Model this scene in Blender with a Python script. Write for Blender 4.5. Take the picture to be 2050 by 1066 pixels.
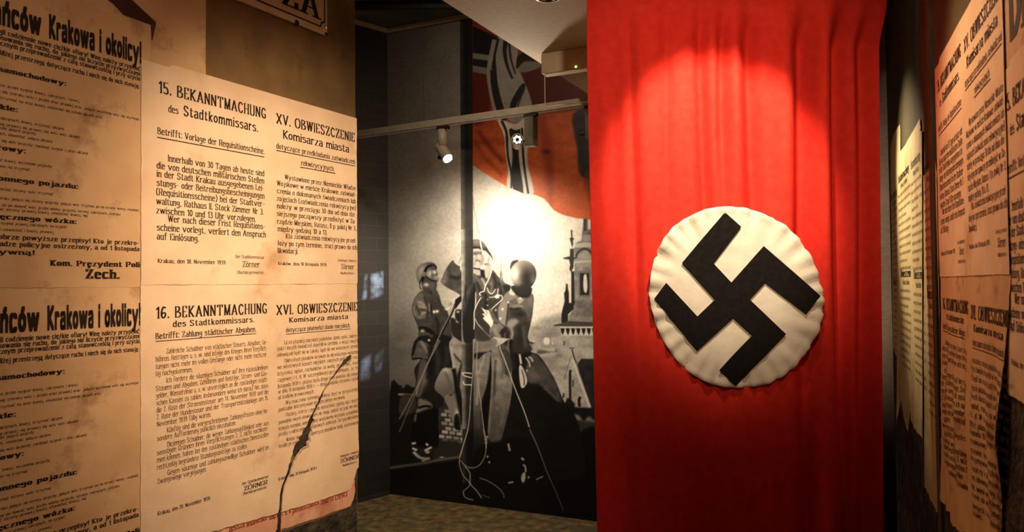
import bpy, bmesh, math, random
import numpy as np
from mathutils import Matrix, Vector

for o in list(bpy.data.objects):
    bpy.data.objects.remove(o)
SC = bpy.context.scene
COL = SC.collection
random.seed(7)
RAD = math.radians
TAU = math.tau

# ------------------------------------------------------------------ camera
IW, IH, F = 2050.0, 1066.0, 1500.0
EYE = Vector((0, 0, 1.5))
PITCH, ROLL = RAD(1.45), RAD(0.6)
cam_d = bpy.data.cameras.new('camera')
cam = bpy.data.objects.new('camera', cam_d)
COL.objects.link(cam)
CM = (Matrix.Rotation(math.pi / 2 + PITCH, 3, 'X') @ Matrix.Rotation(-ROLL, 3, 'Z'))
cam.matrix_world = Matrix.Translation(EYE) @ CM.to_4x4()
cam_d.sensor_width = 36
cam_d.lens = F / IW * 36
cam_d.clip_start = 0.05
cam_d.dof.use_dof = True
cam_d.dof.focus_distance = 3.4
cam_d.dof.aperture_fstop = 6.0
SC.camera = cam

# ------------------------------------------------------------------ world, exposure
w = bpy.data.worlds.new('world')
SC.world = w
w.use_nodes = True
w.node_tree.nodes['Background'].inputs[0].default_value = (1.0, 0.72, 0.45, 1)
w.node_tree.nodes['Background'].inputs[1].default_value = 0.075
SC.view_settings.view_transform = 'Standard'
SC.view_settings.look = 'None'
SC.view_settings.exposure = 0.0
SC.view_settings.gamma = 1
SC.view_settings.use_curve_mapping = False


def spot(name, loc, target, power, angle, blend, color, size=0.03):
    d = bpy.data.lights.new(name, 'SPOT')
    d.energy, d.spot_size, d.spot_blend = power, RAD(angle), blend
    d.color, d.shadow_soft_size = color, size
    o = bpy.data.objects.new(name, d)
    COL.objects.link(o)
    o.location = loc
    o.rotation_euler = (Vector(target) - Vector(loc)).to_track_quat('-Z', 'Y').to_euler()
    return o


WARM = (1.0, 0.73, 0.50)
WHITE = (1.0, 0.86, 0.68)
# ceiling spots of the passage (fixtures are above the frame), then alcove fill
spot('flag_spot', (0.775, 2.1, 2.55), (0.775, 2.8, 1.985), 125, 55, 0.5, (1.0, 0.82, 0.60), 0.03)
spot('flag_flood', (0.45, 0.7, 2.5), (0.70, 2.8, 2.05), 125, 54, 1.0, (1.0, 0.78, 0.55), 0.05)
spot('notice_spot', (0.35, 1.1, 2.5), (-0.70, 2.8, 1.4), 275, 58, 1.0, WARM, 0.05)
spot('notice_low_spot', (0.1, 1.0, 2.5), (-1.0, 2.2, 1.1), 46, 90, 1.0, WARM, 0.05)
spot('side_spot', (0.70, 2.3, 2.52), (1.12, 1.65, 1.45), 33, 100, 1.0, (1.0, 0.68, 0.38), 0.05)
spot('far_side_spot', (1.05, 4.0, 2.5), (1.72, 3.2, 1.85), 130, 54, 0.9, (1.0, 0.80, 0.50), 0.03)
spot('alcove_fill', (-0.35, 3.5, 3.25), (0.2, 5.0, 2.2), 30, 120, 1.0, (1.0, 0.78, 0.56), 0.05)  # added unseen fill to lift the dark alcove and mural top


# ------------------------------------------------------------------ pixel rays -> planes of the place
def ray(px, py):
    return CM @ Vector(((px - IW / 2) / F, -(py - IH / 2) / F, -1))


def on_z(px, py, z):
    d = ray(px, py)
    return EYE + d * ((z - EYE.z) / d.z)


def on_y(px, py, y):
    d = ray(px, py)
    return EYE + d * ((y - EYE.y) / d.y)


class Wall:
    """vertical plane: s runs in reading direction, z up, room on the -y side"""
    def __init__(self, p, xdir):
        self.p = Vector((p[0], p[1], 0))
        self.x = Vector((xdir[0], xdir[1], 0)).normalized()
        self.n = Vector((self.x.y, -self.x.x, 0))
        self.rot = math.atan2(self.x.y, self.x.x)

    def sz(self, px, py):
        d = ray(px, py)
        t = (self.p - EYE).dot(self.n) / d.dot(self.n)
        q = EYE + d * t
        return ((q - self.p).dot(self.x), q.z)

    def at(self, s, z, off=0.0):
        return self.p + self.x * s + self.n * off + Vector((0, 0, z))


AL, AR = RAD(29.1), RAD(22.3)
LW = Wall((-0.624, 3.0), (math.sin(AL), math.cos(AL)))
RW = Wall((0.975, 1.43), (-math.sin(AR), -math.cos(AR)))
K = on_z(781, 990, 0)
J = on_z(722, 1005, 0)
M = on_z(1195, 1045, 0)
MW = Wall(K, M - K)
NW = Wall(K, K - J)
FY = 2.8
CEIL, SOFF = 3.38, 2.6

# ------------------------------------------------------------------ materials
def srgb(r, g, b):
    f = lambda c: (c / 255 / 12.92) if c / 255 <= 0.04045 else ((c / 255 + 0.055) / 1.055) ** 2.4
    return (f(r), f(g), f(b), 1)


def mat(name, c1, c2=None, scale=8, detail=6, rough=0.7, metal=0, bump=0.0, bscale=60, spec=0.4,
        lo=0.35, hi=0.65, extra=None, bdist=0.01, sheen=0):
    m = bpy.data.materials.new(name)
    m.use_nodes = True
    nt = m.node_tree
    b = nt.nodes['Principled BSDF']
    b.inputs['Roughness'].default_value = rough
    b.inputs['Metallic'].default_value = metal
    b.inputs['Specular IOR Level'].default_value = spec
    b.inputs['Sheen Weight'].default_value = sheen
    tc = nt.nodes.new('ShaderNodeTexCoord')
    n = nt.nodes.new('ShaderNodeTexNoise')
    n.inputs['Scale'].default_value = scale
    n.inputs['Detail'].default_value = detail
    nt.links.new(tc.outputs['Object'], n.inputs['Vector'])
    r = nt.nodes.new('ShaderNodeValToRGB')
    r.color_ramp.elements[0].position = lo
    r.color_ramp.elements[1].position = hi
    r.color_ramp.elements[0].color = c1
    r.color_ramp.elements[1].color = c2 or c1
    nt.links.new(n.outputs['Fac'], r.inputs['Fac'])
    out = r.outputs['Color']
    if extra:                                   # second blotch layer: (colour, scale, lo, hi)
        n2 = nt.nodes.new('ShaderNodeTexNoise')
        n2.inputs['Scale'].default_value = extra[1]
        n2.inputs['Detail'].default_value = 8
        n2.inputs['Roughness'].default_value = 0.65
        nt.links.new(tc.outputs['Object'], n2.inputs['Vector'])
        r2 = nt.nodes.new('ShaderNodeMapRange')
        r2.inputs['From Min'].default_value = extra[2]
        r2.inputs['From Max'].default_value = extra[3]
        nt.links.new(n2.outputs['Fac'], r2.inputs['Value'])
        mx = nt.nodes.new('ShaderNodeMix')
        mx.data_type = 'RGBA'
        nt.links.new(r2.outputs['Result'], mx.inputs[0])
        nt.links.new(out, mx.inputs[6])
        mx.inputs[7].default_value = extra[0]
        out = mx.outputs[2]
    nt.links.new(out, b.inputs['Base Color'])
    if bump:
        nb = nt.nodes.new('ShaderNodeTexNoise')
        nb.inputs['Scale'].default_value = bscale
        nb.inputs['Detail'].default_value = 5
        nt.links.new(tc.outputs['Object'], nb.inputs['Vector'])
        bp = nt.nodes.new('ShaderNodeBump')
        bp.inputs['Strength'].default_value = bump
        bp.inputs['Distance'].default_value = bdist
        nt.links.new(nb.outputs['Fac'], bp.inputs['Height'])
        nt.links.new(bp.outputs['Normal'], b.inputs['Normal'])
    return m


def emis(name, col, strength):
    m = mat(name, col)
    b = m.node_tree.nodes['Principled BSDF']
    b.inputs['Emission Color'].default_value = col
    b.inputs['Emission Strength'].default_value = strength
    return m


PAPER = mat('aged_paper', srgb(218, 188, 150), srgb(232, 206, 170), 5, 8, 0.62, bump=0.35, bscale=26, bdist=0.006,
            extra=(srgb(176, 128, 84), 3.2, 0.56, 0.78), spec=0.35)
PAPER_OLD = mat('browned_paper', srgb(196, 158, 112), srgb(214, 178, 132), 5, 8, 0.65, bump=0.35, bscale=30, bdist=0.005,
                extra=(srgb(120, 70, 36), 4.5, 0.54, 0.72), spec=0.3)
PAPER_GREY = mat('yellowed_paper', srgb(206, 184, 136), srgb(224, 206, 160), 4, 8, 0.6, bump=0.3, bscale=24, bdist=0.006,
                 extra=(srgb(150, 120, 70), 3.5, 0.5, 0.75))
PAPER_PINK = mat('pink_paper', srgb(206, 150, 118), srgb(220, 172, 138), 9, 8, 0.65, bump=0.4, bscale=30, bdist=0.006,
                 extra=(srgb(170, 100, 80), 6, 0.5, 0.7))
INK = mat('black_ink', srgb(34, 24, 16), srgb(46, 33, 22), 40, 3, 0.7, spec=0.2)
INK_FADED = mat('faded_ink', srgb(88, 62, 38), srgb(112, 82, 52), 30, 3, 0.75, spec=0.2)
INK_BLUE = mat('dark_blue_ink', srgb(24, 24, 34), srgb(34, 34, 44), 30, 3, 0.7, spec=0.2)
INK_RED = mat('faded_red_ink', srgb(150, 60, 46), srgb(180, 90, 70), 30, 6, 0.75, spec=0.2)
PLASTER = mat('brown_plaster', srgb(98, 78, 46), srgb(126, 98, 60), 6, 8, 0.85, bump=0.3, bscale=40,
              extra=(srgb(70, 50, 28), 9, 0.58, 0.75))
DEBRIS = mat('exposed_masonry', srgb(30, 24, 18), srgb(74, 64, 50), 14, 8, 0.9, bump=1.0, bscale=45, bdist=0.02,
             extra=(srgb(120, 105, 84), 7, 0.6, 0.66))
GREENWALL = mat('green_grey_plaster', srgb(60, 53, 33), srgb(86, 76, 50), 3, 6, 0.85, bump=0.2, bscale=30,
                extra=(srgb(30, 26, 16), 1.7, 0.5, 0.8))
WHITEPAINT = mat('off_white_paint', srgb(190, 170, 140), srgb(200, 180, 150), 40, 3, 0.8, bump=0.05, bscale=200)
GREYCEIL = mat('grey_ceiling_paint', srgb(84, 84, 70), srgb(104, 104, 88), 5, 4, 0.85)
FLOORM = mat('mottled_floor', srgb(56, 42, 22), srgb(100, 82, 50), 16, 6, 0.7, bump=0.3, bscale=40, spec=0.25,
             extra=(srgb(62, 60, 34), 9, 0.5, 0.62))
DARK = mat('dark_paint', srgb(24, 22, 20), srgb(34, 32, 30), 20, 3, 0.6)
RED = mat('red_cotton', (0.57, 0.026, 0.015, 1), (0.64, 0.033, 0.020, 1), 30, 5, 0.85, bump=0.25, bscale=420, bdist=0.002,
          spec=0.08)
CREAM = mat('cream_cotton', srgb(200, 190, 170), srgb(212, 203, 184), 12, 5, 0.8, bump=0.3, bscale=16, bdist=0.012, spec=0.2)
BLACKCLOTH = mat('black_felt', srgb(17, 15, 13), srgb(25, 22, 19), 50, 4, 0.95, bump=0.3, bscale=300, bdist=0.002, spec=0.12)
ENAMEL = mat('white_enamel', srgb(216, 190, 154), srgb(226, 202, 168), 20, 4, 0.3, extra=(srgb(168, 110, 70), 8, 0.6, 0.75))
LAMPGREY = mat('grey_lamp_paint', srgb(150, 140, 122), srgb(160, 150, 132), 30, 2, 0.45)
LAMPDARK = mat('dark_grey_lamp_paint', srgb(96, 88, 74), srgb(104, 96, 80), 30, 2, 0.5)
CHROME = mat('chrome', srgb(210, 205, 200), None, metal=1, rough=0.15)
LED_WHITE = emis('lamp_lens', (1.0, 0.86, 0.66, 1), 5)
LED_GREEN = emis('green_led', (0.45, 1.0, 0.12, 1), 6)
ACRYL = bpy.data.materials.new('clear_acrylic')
ACRYL.use_nodes = True
_b = ACRYL.node_tree.nodes['Principled BSDF']
_b.inputs['Transmission Weight'].default_value = 1
_b.inputs['Roughness'].default_value = 0.02
_b.inputs['IOR'].default_value = 1.15
_b.inputs['Base Color'].default_value = (0.9, 0.86, 0.82, 1)


# ------------------------------------------------------------------ object helpers
def link(name, me, m=None, parent=None):
    o = bpy.data.objects.new(name, me)
    COL.objects.link(o)
    if m is not None:
        me.materials.append(m)
    if parent is not None:
        o.parent = parent
    return o


def obj(name, bm, m, parent=None, smooth=False):
    me = bpy.data.meshes.new(name)
    bm.to_mesh(me)
    bm.free()
    if smooth:
        for p in me.polygons:
            p.use_smooth = True
    return link(name, me, m, parent)


def pyobj(name, vs, fs, m, parent=None, smooth=False):
    me = bpy.data.meshes.new(name)
    me.from_pydata(vs, [], fs)
    me.update()
    if smooth:
        me.polygons.foreach_set('use_smooth', [True] * len(me.polygons))
    return link(name, me, m, parent)


def tag(o, label, cat, group=None, kind=None):
    if label:
        o['label'] = label
    if cat:
        o['category'] = cat
    if group:
        o['group'] = group
    if kind:
        o['kind'] = kind
    return o


def thing(name, label, cat, loc=(0, 0, 0), rz=0, group=None):
    o = bpy.data.objects.new(name, None)
    o.empty_display_size = 0.05
    COL.objects.link(o)
    o.location = loc
    o.rotation_euler = (0, 0, rz)
    return tag(o, label, cat, group)


def struct(o):
    o['kind'] = 'structure'
    return o


def dup(root, loc, rz, label, group=None):
    r = root.copy()
    COL.objects.link(r)
    r.location = loc
    r.rotation_euler = (0, 0, rz)
    r['label'] = label
    if group:
        r['group'] = group
    for ch in list(root.children):
        c = ch.copy()
        COL.objects.link(c)
        c.parent = r
        for g in list(ch.children):
            d = g.copy()
            COL.objects.link(d)
            d.parent = c
    return r


def bm_box(bm, x0, x1, y0, y1, z0, z1, bevel=0, M4=None):
    r = bmesh.ops.create_cube(bm, size=1)
    vs = r['verts']
    for v in vs:
        v.co = Vector((x0 + (v.co.x + .5) * (x1 - x0), y0 + (v.co.y + .5) * (y1 - y0), z0 + (v.co.z + .5) * (z1 - z0)))
    if bevel:
        es = list({e for v in vs for e in v.link_edges})
        g = bmesh.ops.bevel(bm, geom=es, offset=bevel, segments=2, affect='EDGES')
        vs = list({v for v in g['verts']} | {v for v in vs if v.is_valid})
    if M4 is not None:
        bmesh.ops.transform(bm, matrix=M4, verts=vs)


def bm_lathe(bm, prof, n=28, M4=None):
    rings = []
    for r, z in prof:
        if r < 1e-6:
            rings.append([bm.verts.new((0, 0, z))])
        else:
            rings.append([bm.verts.new((r * math.cos(TAU * i / n), r * math.sin(TAU * i / n), z)) for i in range(n)])
    for a, b in zip(rings, rings[1:]):
        for i in range(n):
            j = (i + 1) % n
            if len(a) == 1 and len(b) == 1:
                continue
            if len(a) == 1:
                bm.faces.new((a[0], b[j], b[i]))
            elif len(b) == 1:
                bm.faces.new((a[i], a[j], b[0]))
            else:
                bm.faces.new((a[i], a[j], b[j], b[i]))
    if M4 is not None:
        bmesh.ops.transform(bm, matrix=M4, verts=[v for r in rings for v in r])


def prism(name, pts, z0, z1, m):
    """vertical prism over a ground polygon"""
    n = len(pts)
    vs = [(p[0], p[1], z0) for p in pts] + [(p[0], p[1], z1) for p in pts]
    fs = [tuple(range(n - 1, -1, -1)), tuple(range(n, 2 * n))] + [(i, (i + 1) % n, n + (i + 1) % n, n + i) for i in range(n)]
    o = pyobj(name, vs, fs, m)
    return o


# ------------------------------------------------------------------ the setting
def slab(name, wall, s0, s1, t, m, z1=CEIL):
    a, b, c, d = wall.at(s0, 0), wall.at(s1, 0), wall.at(s1, 0, -t), wall.at(s0, 0, -t)
    return struct(prism(name, [(v.x, v.y) for v in (a, b, c, d)], 0, z1, m))


def isect(w1, w2):
    """s on w1 where it meets w2"""
    den = w1.x.dot(w2.n)
    return (w2.p - w1.p).dot(w2.n) / den


sR = isect(RW, MW)          # right wall meets the mural wall
sM = isect(MW, RW)
slab('wall_left', LW, -4.2, 0.0, 0.16, PLASTER)
slab('wall_right', RW, sR, 3.2, 0.15, GREENWALL)
slab('wall_back', MW, 0.0, sM, 0.15, DARK)
# printed brick wall of the alcove: procedural bricks
BR = bpy.data.materials.new('printed_grey_bricks')
BR.use_nodes = True
nt = BR.node_tree
bs = nt.nodes['Principled BSDF']
tc = nt.nodes.new('ShaderNodeTexCoord')
bk = nt.nodes.new('ShaderNodeTexBrick')
bk.inputs['Scale'].default_value = 1
bk.inputs['Brick Width'].default_value = 0.21
bk.inputs['Row Height'].default_value = 0.088
bk.inputs['Mortar Size'].default_value = 0.004
bk.inputs['Mortar Smooth'].default_value = 0.6
bk.inputs['Color1'].default_value = srgb(84, 82, 80)
bk.inputs['Color2'].default_value = srgb(92, 90, 86)
bk.inputs['Mortar'].default_value = srgb(104, 101, 96)
nt.links.new(tc.outputs['UV'], bk.inputs['Vector'])
sep = nt.nodes.new('ShaderNodeSeparateXYZ')
nt.links.new(tc.outputs['UV'], sep.inputs[0])
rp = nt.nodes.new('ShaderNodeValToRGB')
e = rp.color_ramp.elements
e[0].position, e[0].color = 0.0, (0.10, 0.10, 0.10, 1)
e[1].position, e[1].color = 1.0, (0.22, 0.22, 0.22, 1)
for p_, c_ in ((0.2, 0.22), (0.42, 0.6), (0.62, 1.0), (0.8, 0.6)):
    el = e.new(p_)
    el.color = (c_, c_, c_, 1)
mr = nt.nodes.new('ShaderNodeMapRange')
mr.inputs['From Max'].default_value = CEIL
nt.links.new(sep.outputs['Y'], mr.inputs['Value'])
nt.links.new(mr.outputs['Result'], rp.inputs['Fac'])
mx = nt.nodes.new('ShaderNodeMix')
mx.data_type = 'RGBA'
mx.blend_type = 'MULTIPLY'
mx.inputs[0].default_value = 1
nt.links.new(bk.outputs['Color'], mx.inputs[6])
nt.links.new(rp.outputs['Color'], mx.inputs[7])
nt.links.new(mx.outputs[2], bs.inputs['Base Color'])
bs.inputs['Roughness'].default_value = 0.35
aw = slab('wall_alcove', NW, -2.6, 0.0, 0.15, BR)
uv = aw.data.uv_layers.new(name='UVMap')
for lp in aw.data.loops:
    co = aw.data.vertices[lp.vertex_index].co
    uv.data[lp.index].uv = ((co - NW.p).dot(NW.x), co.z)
fl = struct(prism('floor', [(-3.5, -1.5), (4.5, -1.5), (4.5, 7), (-3.5, 7)], -0.06, 0.0, FLOORM))
ce = struct(prism('ceiling', [(-3.5, -1.5), (4.5, -1.5), (4.5, 7), (-3.5, 7)], CEIL, CEIL + 0.06, GREYCEIL))
# lowered ceiling over the passage
e0, e1 = on_z(885, 0, SOFF), on_z(1180, 190, SOFF)
ed = (e1 - e0).normalized()
SW = Wall(e0, ed)
sE = isect(SW, MW)
pa, pb = SW.at(-4.0, 0), SW.at(sE, 0, 0)
pc = MW.at(isect(MW, Wall((1.2, 0), (0, 1))), 0)
pq = RW.at(isect(RW, Wall((0, 2.9), (1, 0))), 0)
pd = RW.at(3.2, 0)
struct(prism('ceiling_soffit', [(pa.x, pa.y), (pd.x, pd.y), (pq.x, pq.y), (1.2, 2.9), (1.2, pc.y), (pb.x, pb.y)], SOFF, CEIL, WHITEPAINT))
# mouldings where alcove walls meet the ceiling, and the dark base strip
def strip(name, wall, s0, s1, z0, z1, t, m):
    bm = bmesh.new()
    bm_box(bm, s0, s1, -t, 0, z0, z1, 0.004)
    o = struct(obj(name, bm, m))
    o.location = wall.p
    o.rotation_euler = (0, 0, wall.rot)
    return o
strip('trim_1', NW, -2.0, -0.02, CEIL - 0.03, CEIL, 0.03, WHITEPAINT)
strip('trim_2', MW, 0.0, 1.0, CEIL - 0.03, CEIL, 0.03, WHITEPAINT)
strip('baseboard_alcove', NW, -2.5, -0.012, 0, 0.03, 0.012, DARK)
strip('trim_3', RW, RW.sz(1868, 80)[0], RW.sz(1862, 80)[0], 0, CEIL, 0.012, GREENWALL)
# dark ceiling rails over the alcove
bm = bmesh.new()
for y in (4.2, 4.55, 4.9):
    bm_box(bm, -2.2, 0.6, y - 0.02, y + 0.02, CEIL - 0.05, CEIL, 0.004)
struct(obj('trim_5', bm, DARK))


# ------------------------------------------------------------------ lettering: pen strokes on skeleton letters
# point = x digit + y letter (d = baseline, k = x-height, n = cap height), * = serif, ~ = smooth curve
GL = {}
for ln in """
a ~1j2k3k4k5i/5i5d*/~5h3h1g1e2d3d5e
b 1n*1d/~1i3k5j5e3d1e
c ~5j4k2k1i1f2d4d5e
d 5n*5d*/~5i3k1j1e3d5e
e ~1h3h5h5j3k2k1i1f2d4d5e
f ~4n3o2n2l2k/2k2d*/1k4k
g ~5j3k1j1g3f5g/5k5c/~5c4a2a1b
h 1n*1d*/~1i3k5j5h/5h5d*
i 1k*1d*/1m1n
j ~2k2c1a0a/2m2n
k 1n*1d*/1g5k*/2h5d*
l 1n*1d*
m 1k*1d*/~1i3k4k5i/5i5d*/~5i7k8k9i/9i9d*
n 1k*1d*/~1i3k5j5h/5h5d*
o ~3k1i1f3d5f5i3k
p 1k*1a*/~1i3k5j5e3d1e
q 5k5a*/~5i3k1j1e3d5e
r 1k*1d*/~1i2k3k4j
s ~5j3k1j1i3h5g5e3d1e
t 2m2e/~2e3d4e/1k4k
u 1k*1f/~1f2d4d5f/5k*5d*
v 0k*3d/3d6k*
w 0k*2d/2d4k/4k6d/6d8k*
x 1k*5d*/5k*1d*
y 0k*3d/6k*3d/~3d2b1a0a
z 1k5k/5k1d/1d5d
A 0d*3n/3n6d*/1g5g
B 1n1d/1n3n/~3n5m5k3i/1i3i/~3i6h6e3d/3d1d
C ~6l5m3n1k1g3d5d6f
D 1n1d/1n3n/~3n6k6g3d/3d1d
E 1n1d/1n5n/1i4i/1d5d/5n5l/5d5f
F 1n1d*/1n5n/1i4i/5n5l
G ~6l5m3n1k1g3d5d6e/6e6h/4h6h
H 1n*1d*/6n*6d*/1i6i
I 1n*1d*
J ~3n3f2d0d
K 1n*1d*/1h6n*/2i6d*
L 1n*1d/1d5d/5d5f
M 1n*1d*/1n4d/4d7n/7n*7d*
N 1d*1n/1n6d/6d6n*
O ~4n1l1f4d7f7l4n
P 1n*1d*/1n4n/~4n6m6j4h/4h1h
Q ~4n1l1f4d7f7l4n/4f7c
R 1n1d*/1n4n/~4n6m6j4i/4i1i/4i6d*
S ~6l4n2n1l1k3i5h6g6f4d2d1f
T 3n3d*/0n6n/0n0l/6n6l
U 1n*1f/~1f2d5d6f/6f6n*
V 0n*3d/3d6n*
W 0n*2d/2d4n/4n6d/6d8n*
X 0n*6d*/6n*0d*
Y 0n*3i/6n*3i/3i3d*
Z 1n6n/6n1d/1d6d/1n1l/6d6f
0 ~3n1k1g3d5g5k3n
1 1l3n/3n3d*
2 ~1l2n4n5l4i1d/1d5d
3 ~1m3n5l3i/~3i5h5e3d1e
4 4n4d*/4n0g/0g6g
5 5n1n/1n1i/~1i3j5h5e3d1e
6 ~5m3n1j1f3d5f5h3i1g
7 1n5n/5n2d
8 ~3n1m1k3i5k5m3n/~3i1g1e3d5e5g3i
9 ~1e3d5g5l3n1l1j3h5j
. 1d1e
, 1e0c
: 1d1e/1j1k
- 1h4h
— 0h9h
! 1n1g/1d1e
( ~3o1l1f3c
) ~0o2l2f0c
' 1n1l""".strip().splitlines():
    GL[ln[0]] = ln[2:]
for c_, base_, add_ in (('ó', 'o', '3l4n'), ('ń', 'n', '3l4n'), ('ś', 's', '3l4n'), ('ć', 'c', '3l4n'), ('ż', 'z', '3m3n'),
                        ('ź', 'z', '3l4n'), ('ą', 'a', '~5d4b6b'), ('ę', 'e', '~4d3b5b'), ('ł', 'l', '0h2j'), ('ä', 'a', '2m2n/4m4n'),
                        ('ö', 'o', '2m2n/4m4n'), ('ü', 'u', '2m2n/4m4n'), ('Ö', 'O', '3p3q/5p5q'), ('Ż', 'Z', '3p3q'), ('Ł', 'L', '0h2j'),
                        ('ß', 'b', '')):
    GL[c_] = GL[base_] + ('/' + add_ if add_ else '')


def catmull(p, n):
    out = []
    q = [p[0]] + p + [p[-1]]
    if p[0] == p[-1]:
        q = [p[-2]] + p + [p[1]]
    for i in range(1, len(q) - 2):
        a, b, c, d = q[i - 1:i + 3]
        for k in range(n):
            t = k / n
            out.append(tuple(0.5 * (2 * b[j] + (c[j] - a[j]) * t + (2 * a[j] - 5 * b[j] + 4 * c[j] - d[j]) * t * t
                                    + (3 * b[j] - a[j] - 3 * c[j] + d[j]) * t ** 3) for j in (0, 1)))
    out.append(p[-1])
    return out


def hull(pts):
    pts = sorted(set(pts))
    if len(pts) < 3:
        return pts
    def half(ps):
        h = []
        for p in ps:
            while len(h) > 1 and (h[-1][0] - h[-2][0]) * (p[1] - h[-2][1]) - (h[-1][1] - h[-2][1]) * (p[0] - h[-2][0]) <= 1e-12:
                h.pop()
            h.append(p)
        return h
    return half(pts)[:-1] + half(pts[::-1])[:-1]


_gc = {}
def glyph(ch, hw, ht, serif, n):
    key = (ch, hw, ht, serif, n)
    if key in _gc:
        return _gc[key]
    polys, mxx, mnx = [], 0, 9
    for st in GL.get(ch, GL['.']).split('/'):
        cur = st[0] == '~'
        st = st.lstrip('~')
        pts, ser, i = [], [], 0
        while i < len(st):
            p = (int(st[i]) * 0.1, (ord(st[i + 1]) - 100) * 0.1)
            pts.append(p)
            i += 2
            if i < len(st) and st[i] == '*':
                ser.append(p)
                i += 1
        mxx = max(mxx, max(p[0] for p in pts))
        mnx = min(mnx, min(p[0] for p in pts))
        if cur:
            pts = catmull(pts, n)
        for a, b in zip(pts, pts[1:]):
            polys.append(hull([(round(q[0] + sx * hw, 5), round(q[1] + sy * ht, 5)) for q in (a, b) for sx in (-1, 1) for sy in (-1, 1)]))
        if serif:
            for p in ser:
                yy = p[1] + (ht if p[1] < 0.1 else -ht) * 0
                polys.append([(p[0] - hw - serif, yy - ht), (p[0] + hw + serif, yy - ht), (p[0] + hw + serif, yy + ht), (p[0] - hw - serif, yy + ht)])
    polys = [[(a - mnx, b) for a, b in p] for p in polys]
    mxx -= mnx
    _gc[key] = (polys, mxx)
    return _gc[key]


STY = {  # half stem width, half hair width, serif, letter gap, curve steps
    'serif': (0.082, 0.03, 0.06, 0.27, 3), 'head': (0.09, 0.03, 0.05, 0.34, 4), 'light': (0.062, 0.026, 0.045, 0.22, 2),
    'bold': (0.105, 0.045, 0.06, 0.30, 2), 'fat': (0.14, 0.045, 0.09, 0.36, 4), 'sans': (0.125, 0.085, 0, 0.33, 4),
    'small': (0.06, 0.032, 0, 0.22, 2), 'sign': (0.085, 0.03, 0.12, 0.3, 6)}


def layout(text, style, tight=0.0):
    hw, ht, se, gap, n = STY[style]
    x, out = 0.0, []
    for ch in text:
        if ch == ' ':
            x += 0.34 + gap * .5
            continue
        ps, mw = glyph(ch, hw, ht, se, n)
        for p in ps:
            out.append([(x + a, b) for a, b in p])
        x += mw + gap
    return out, x - 0.0


class Sheet:
    """one paper sheet stuck on a wall, with its printing as parts"""
    def __init__(self, name, label, cat, wall, sref, zref, off, disp=None, group=None):
        self.wall, self.sr, self.zr = wall, sref, zref
        self.disp = disp or (lambda s, z: 0.0)
        self.root = thing(name, label, cat, wall.at(sref, zref, off), wall.rot, group)
        self.parts = {}

    def v(self, s, z, e=0.0):
        return (s - self.sr, -(self.disp(s, z) + e), z - self.zr)

    def paper(self, top, bot, m, nu=40, nv=36, name='paper', e=0.0, jit=0.0, jseed=1):
        rnd = random.Random(jseed)
        def ev(pl, t):
            ls = [math.dist(a, b) for a, b in zip(pl, pl[1:])]
            L = t * sum(ls)
            for (a, b), l in zip(zip(pl, pl[1:]), ls):
                if L <= l + 1e-9:
                    k = L / l if l else 0
                    return (a[0] + (b[0] - a[0]) * k, a[1] + (b[1] - a[1]) * k)
                L -= l
            return pl[-1]
        vs, fs = [], []
        js = [rnd.uniform(-jit, jit) for _ in range(nv + 1)]
        for i in range(nu + 1):
            t, b = ev(top, i / nu), ev(bot, i / nu)
            for j in range(nv + 1):
                k = j / nv
                s, z = b[0] + (t[0] - b[0]) * k, b[1] + (t[1] - b[1]) * k
                if i in (0, nu):
                    s += js[j]
                if j == 0:
                    z += rnd.uniform(-jit, jit) * 1.5
                vs.append(self.v(s, z, e))
        for i in range(nu):
            for j in range(nv):
                a = i * (nv + 1) + j
                fs.append((a, a + nv + 1, a + nv + 2, a + 1))
        return pyobj(name, vs, fs, m, self.root, True)

    def text(self, part, text, s0, s1, z, cap, style, e=0.0008):
        polys, w = layout(text, style)
        hw = STY[style][0]
        kx = (s1 - s0) / max(w - STY[style][3] + 2 * hw, 0.2)
        vs, fs = self.parts.setdefault(part, ([], []))
        for p in polys:
            b = len(vs)
            vs.extend(self.v(s0 + (x + hw) * kx, z + y * cap, e) for x, y in p)
            fs.append(tuple(range(b, b + len(p))))

    def rule(self, part, s0, s1, z, h, e=0.0008):
        vs, fs = self.parts.setdefault(part, ([], []))
        n = 12
        b = len(vs)
        for i in range(n + 1):
            s = s0 + (s1 - s0) * i / n
            vs.extend((self.v(s, z, e), self.v(s, z + h, e)))
        for i in range(n):
            a = b + 2 * i
            fs.append((a, a + 2, a + 3, a + 1))

    def flush(self, mats=None, default=None):
        for k, (vs, fs) in self.parts.items():
            k = k[0] if isinstance(k, tuple) else k
            pyobj(k, vs, fs, (mats or {}).get(k, default or INK), self.root)
        self.parts = {}
        return self.root


def wav(seed, amp, k=1.0):
    r = random.Random(seed)
    t = [(r.uniform(4, 26) * k, r.uniform(4, 26) * k, r.uniform(0, 6.28), r.uniform(0.4, 1) / 4.0) for _ in range(8)]
    return lambda s, z: amp * (0.5 + 0.5 * sum(a * math.sin(p * s + q * z + f) for p, q, f, a in t))


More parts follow.
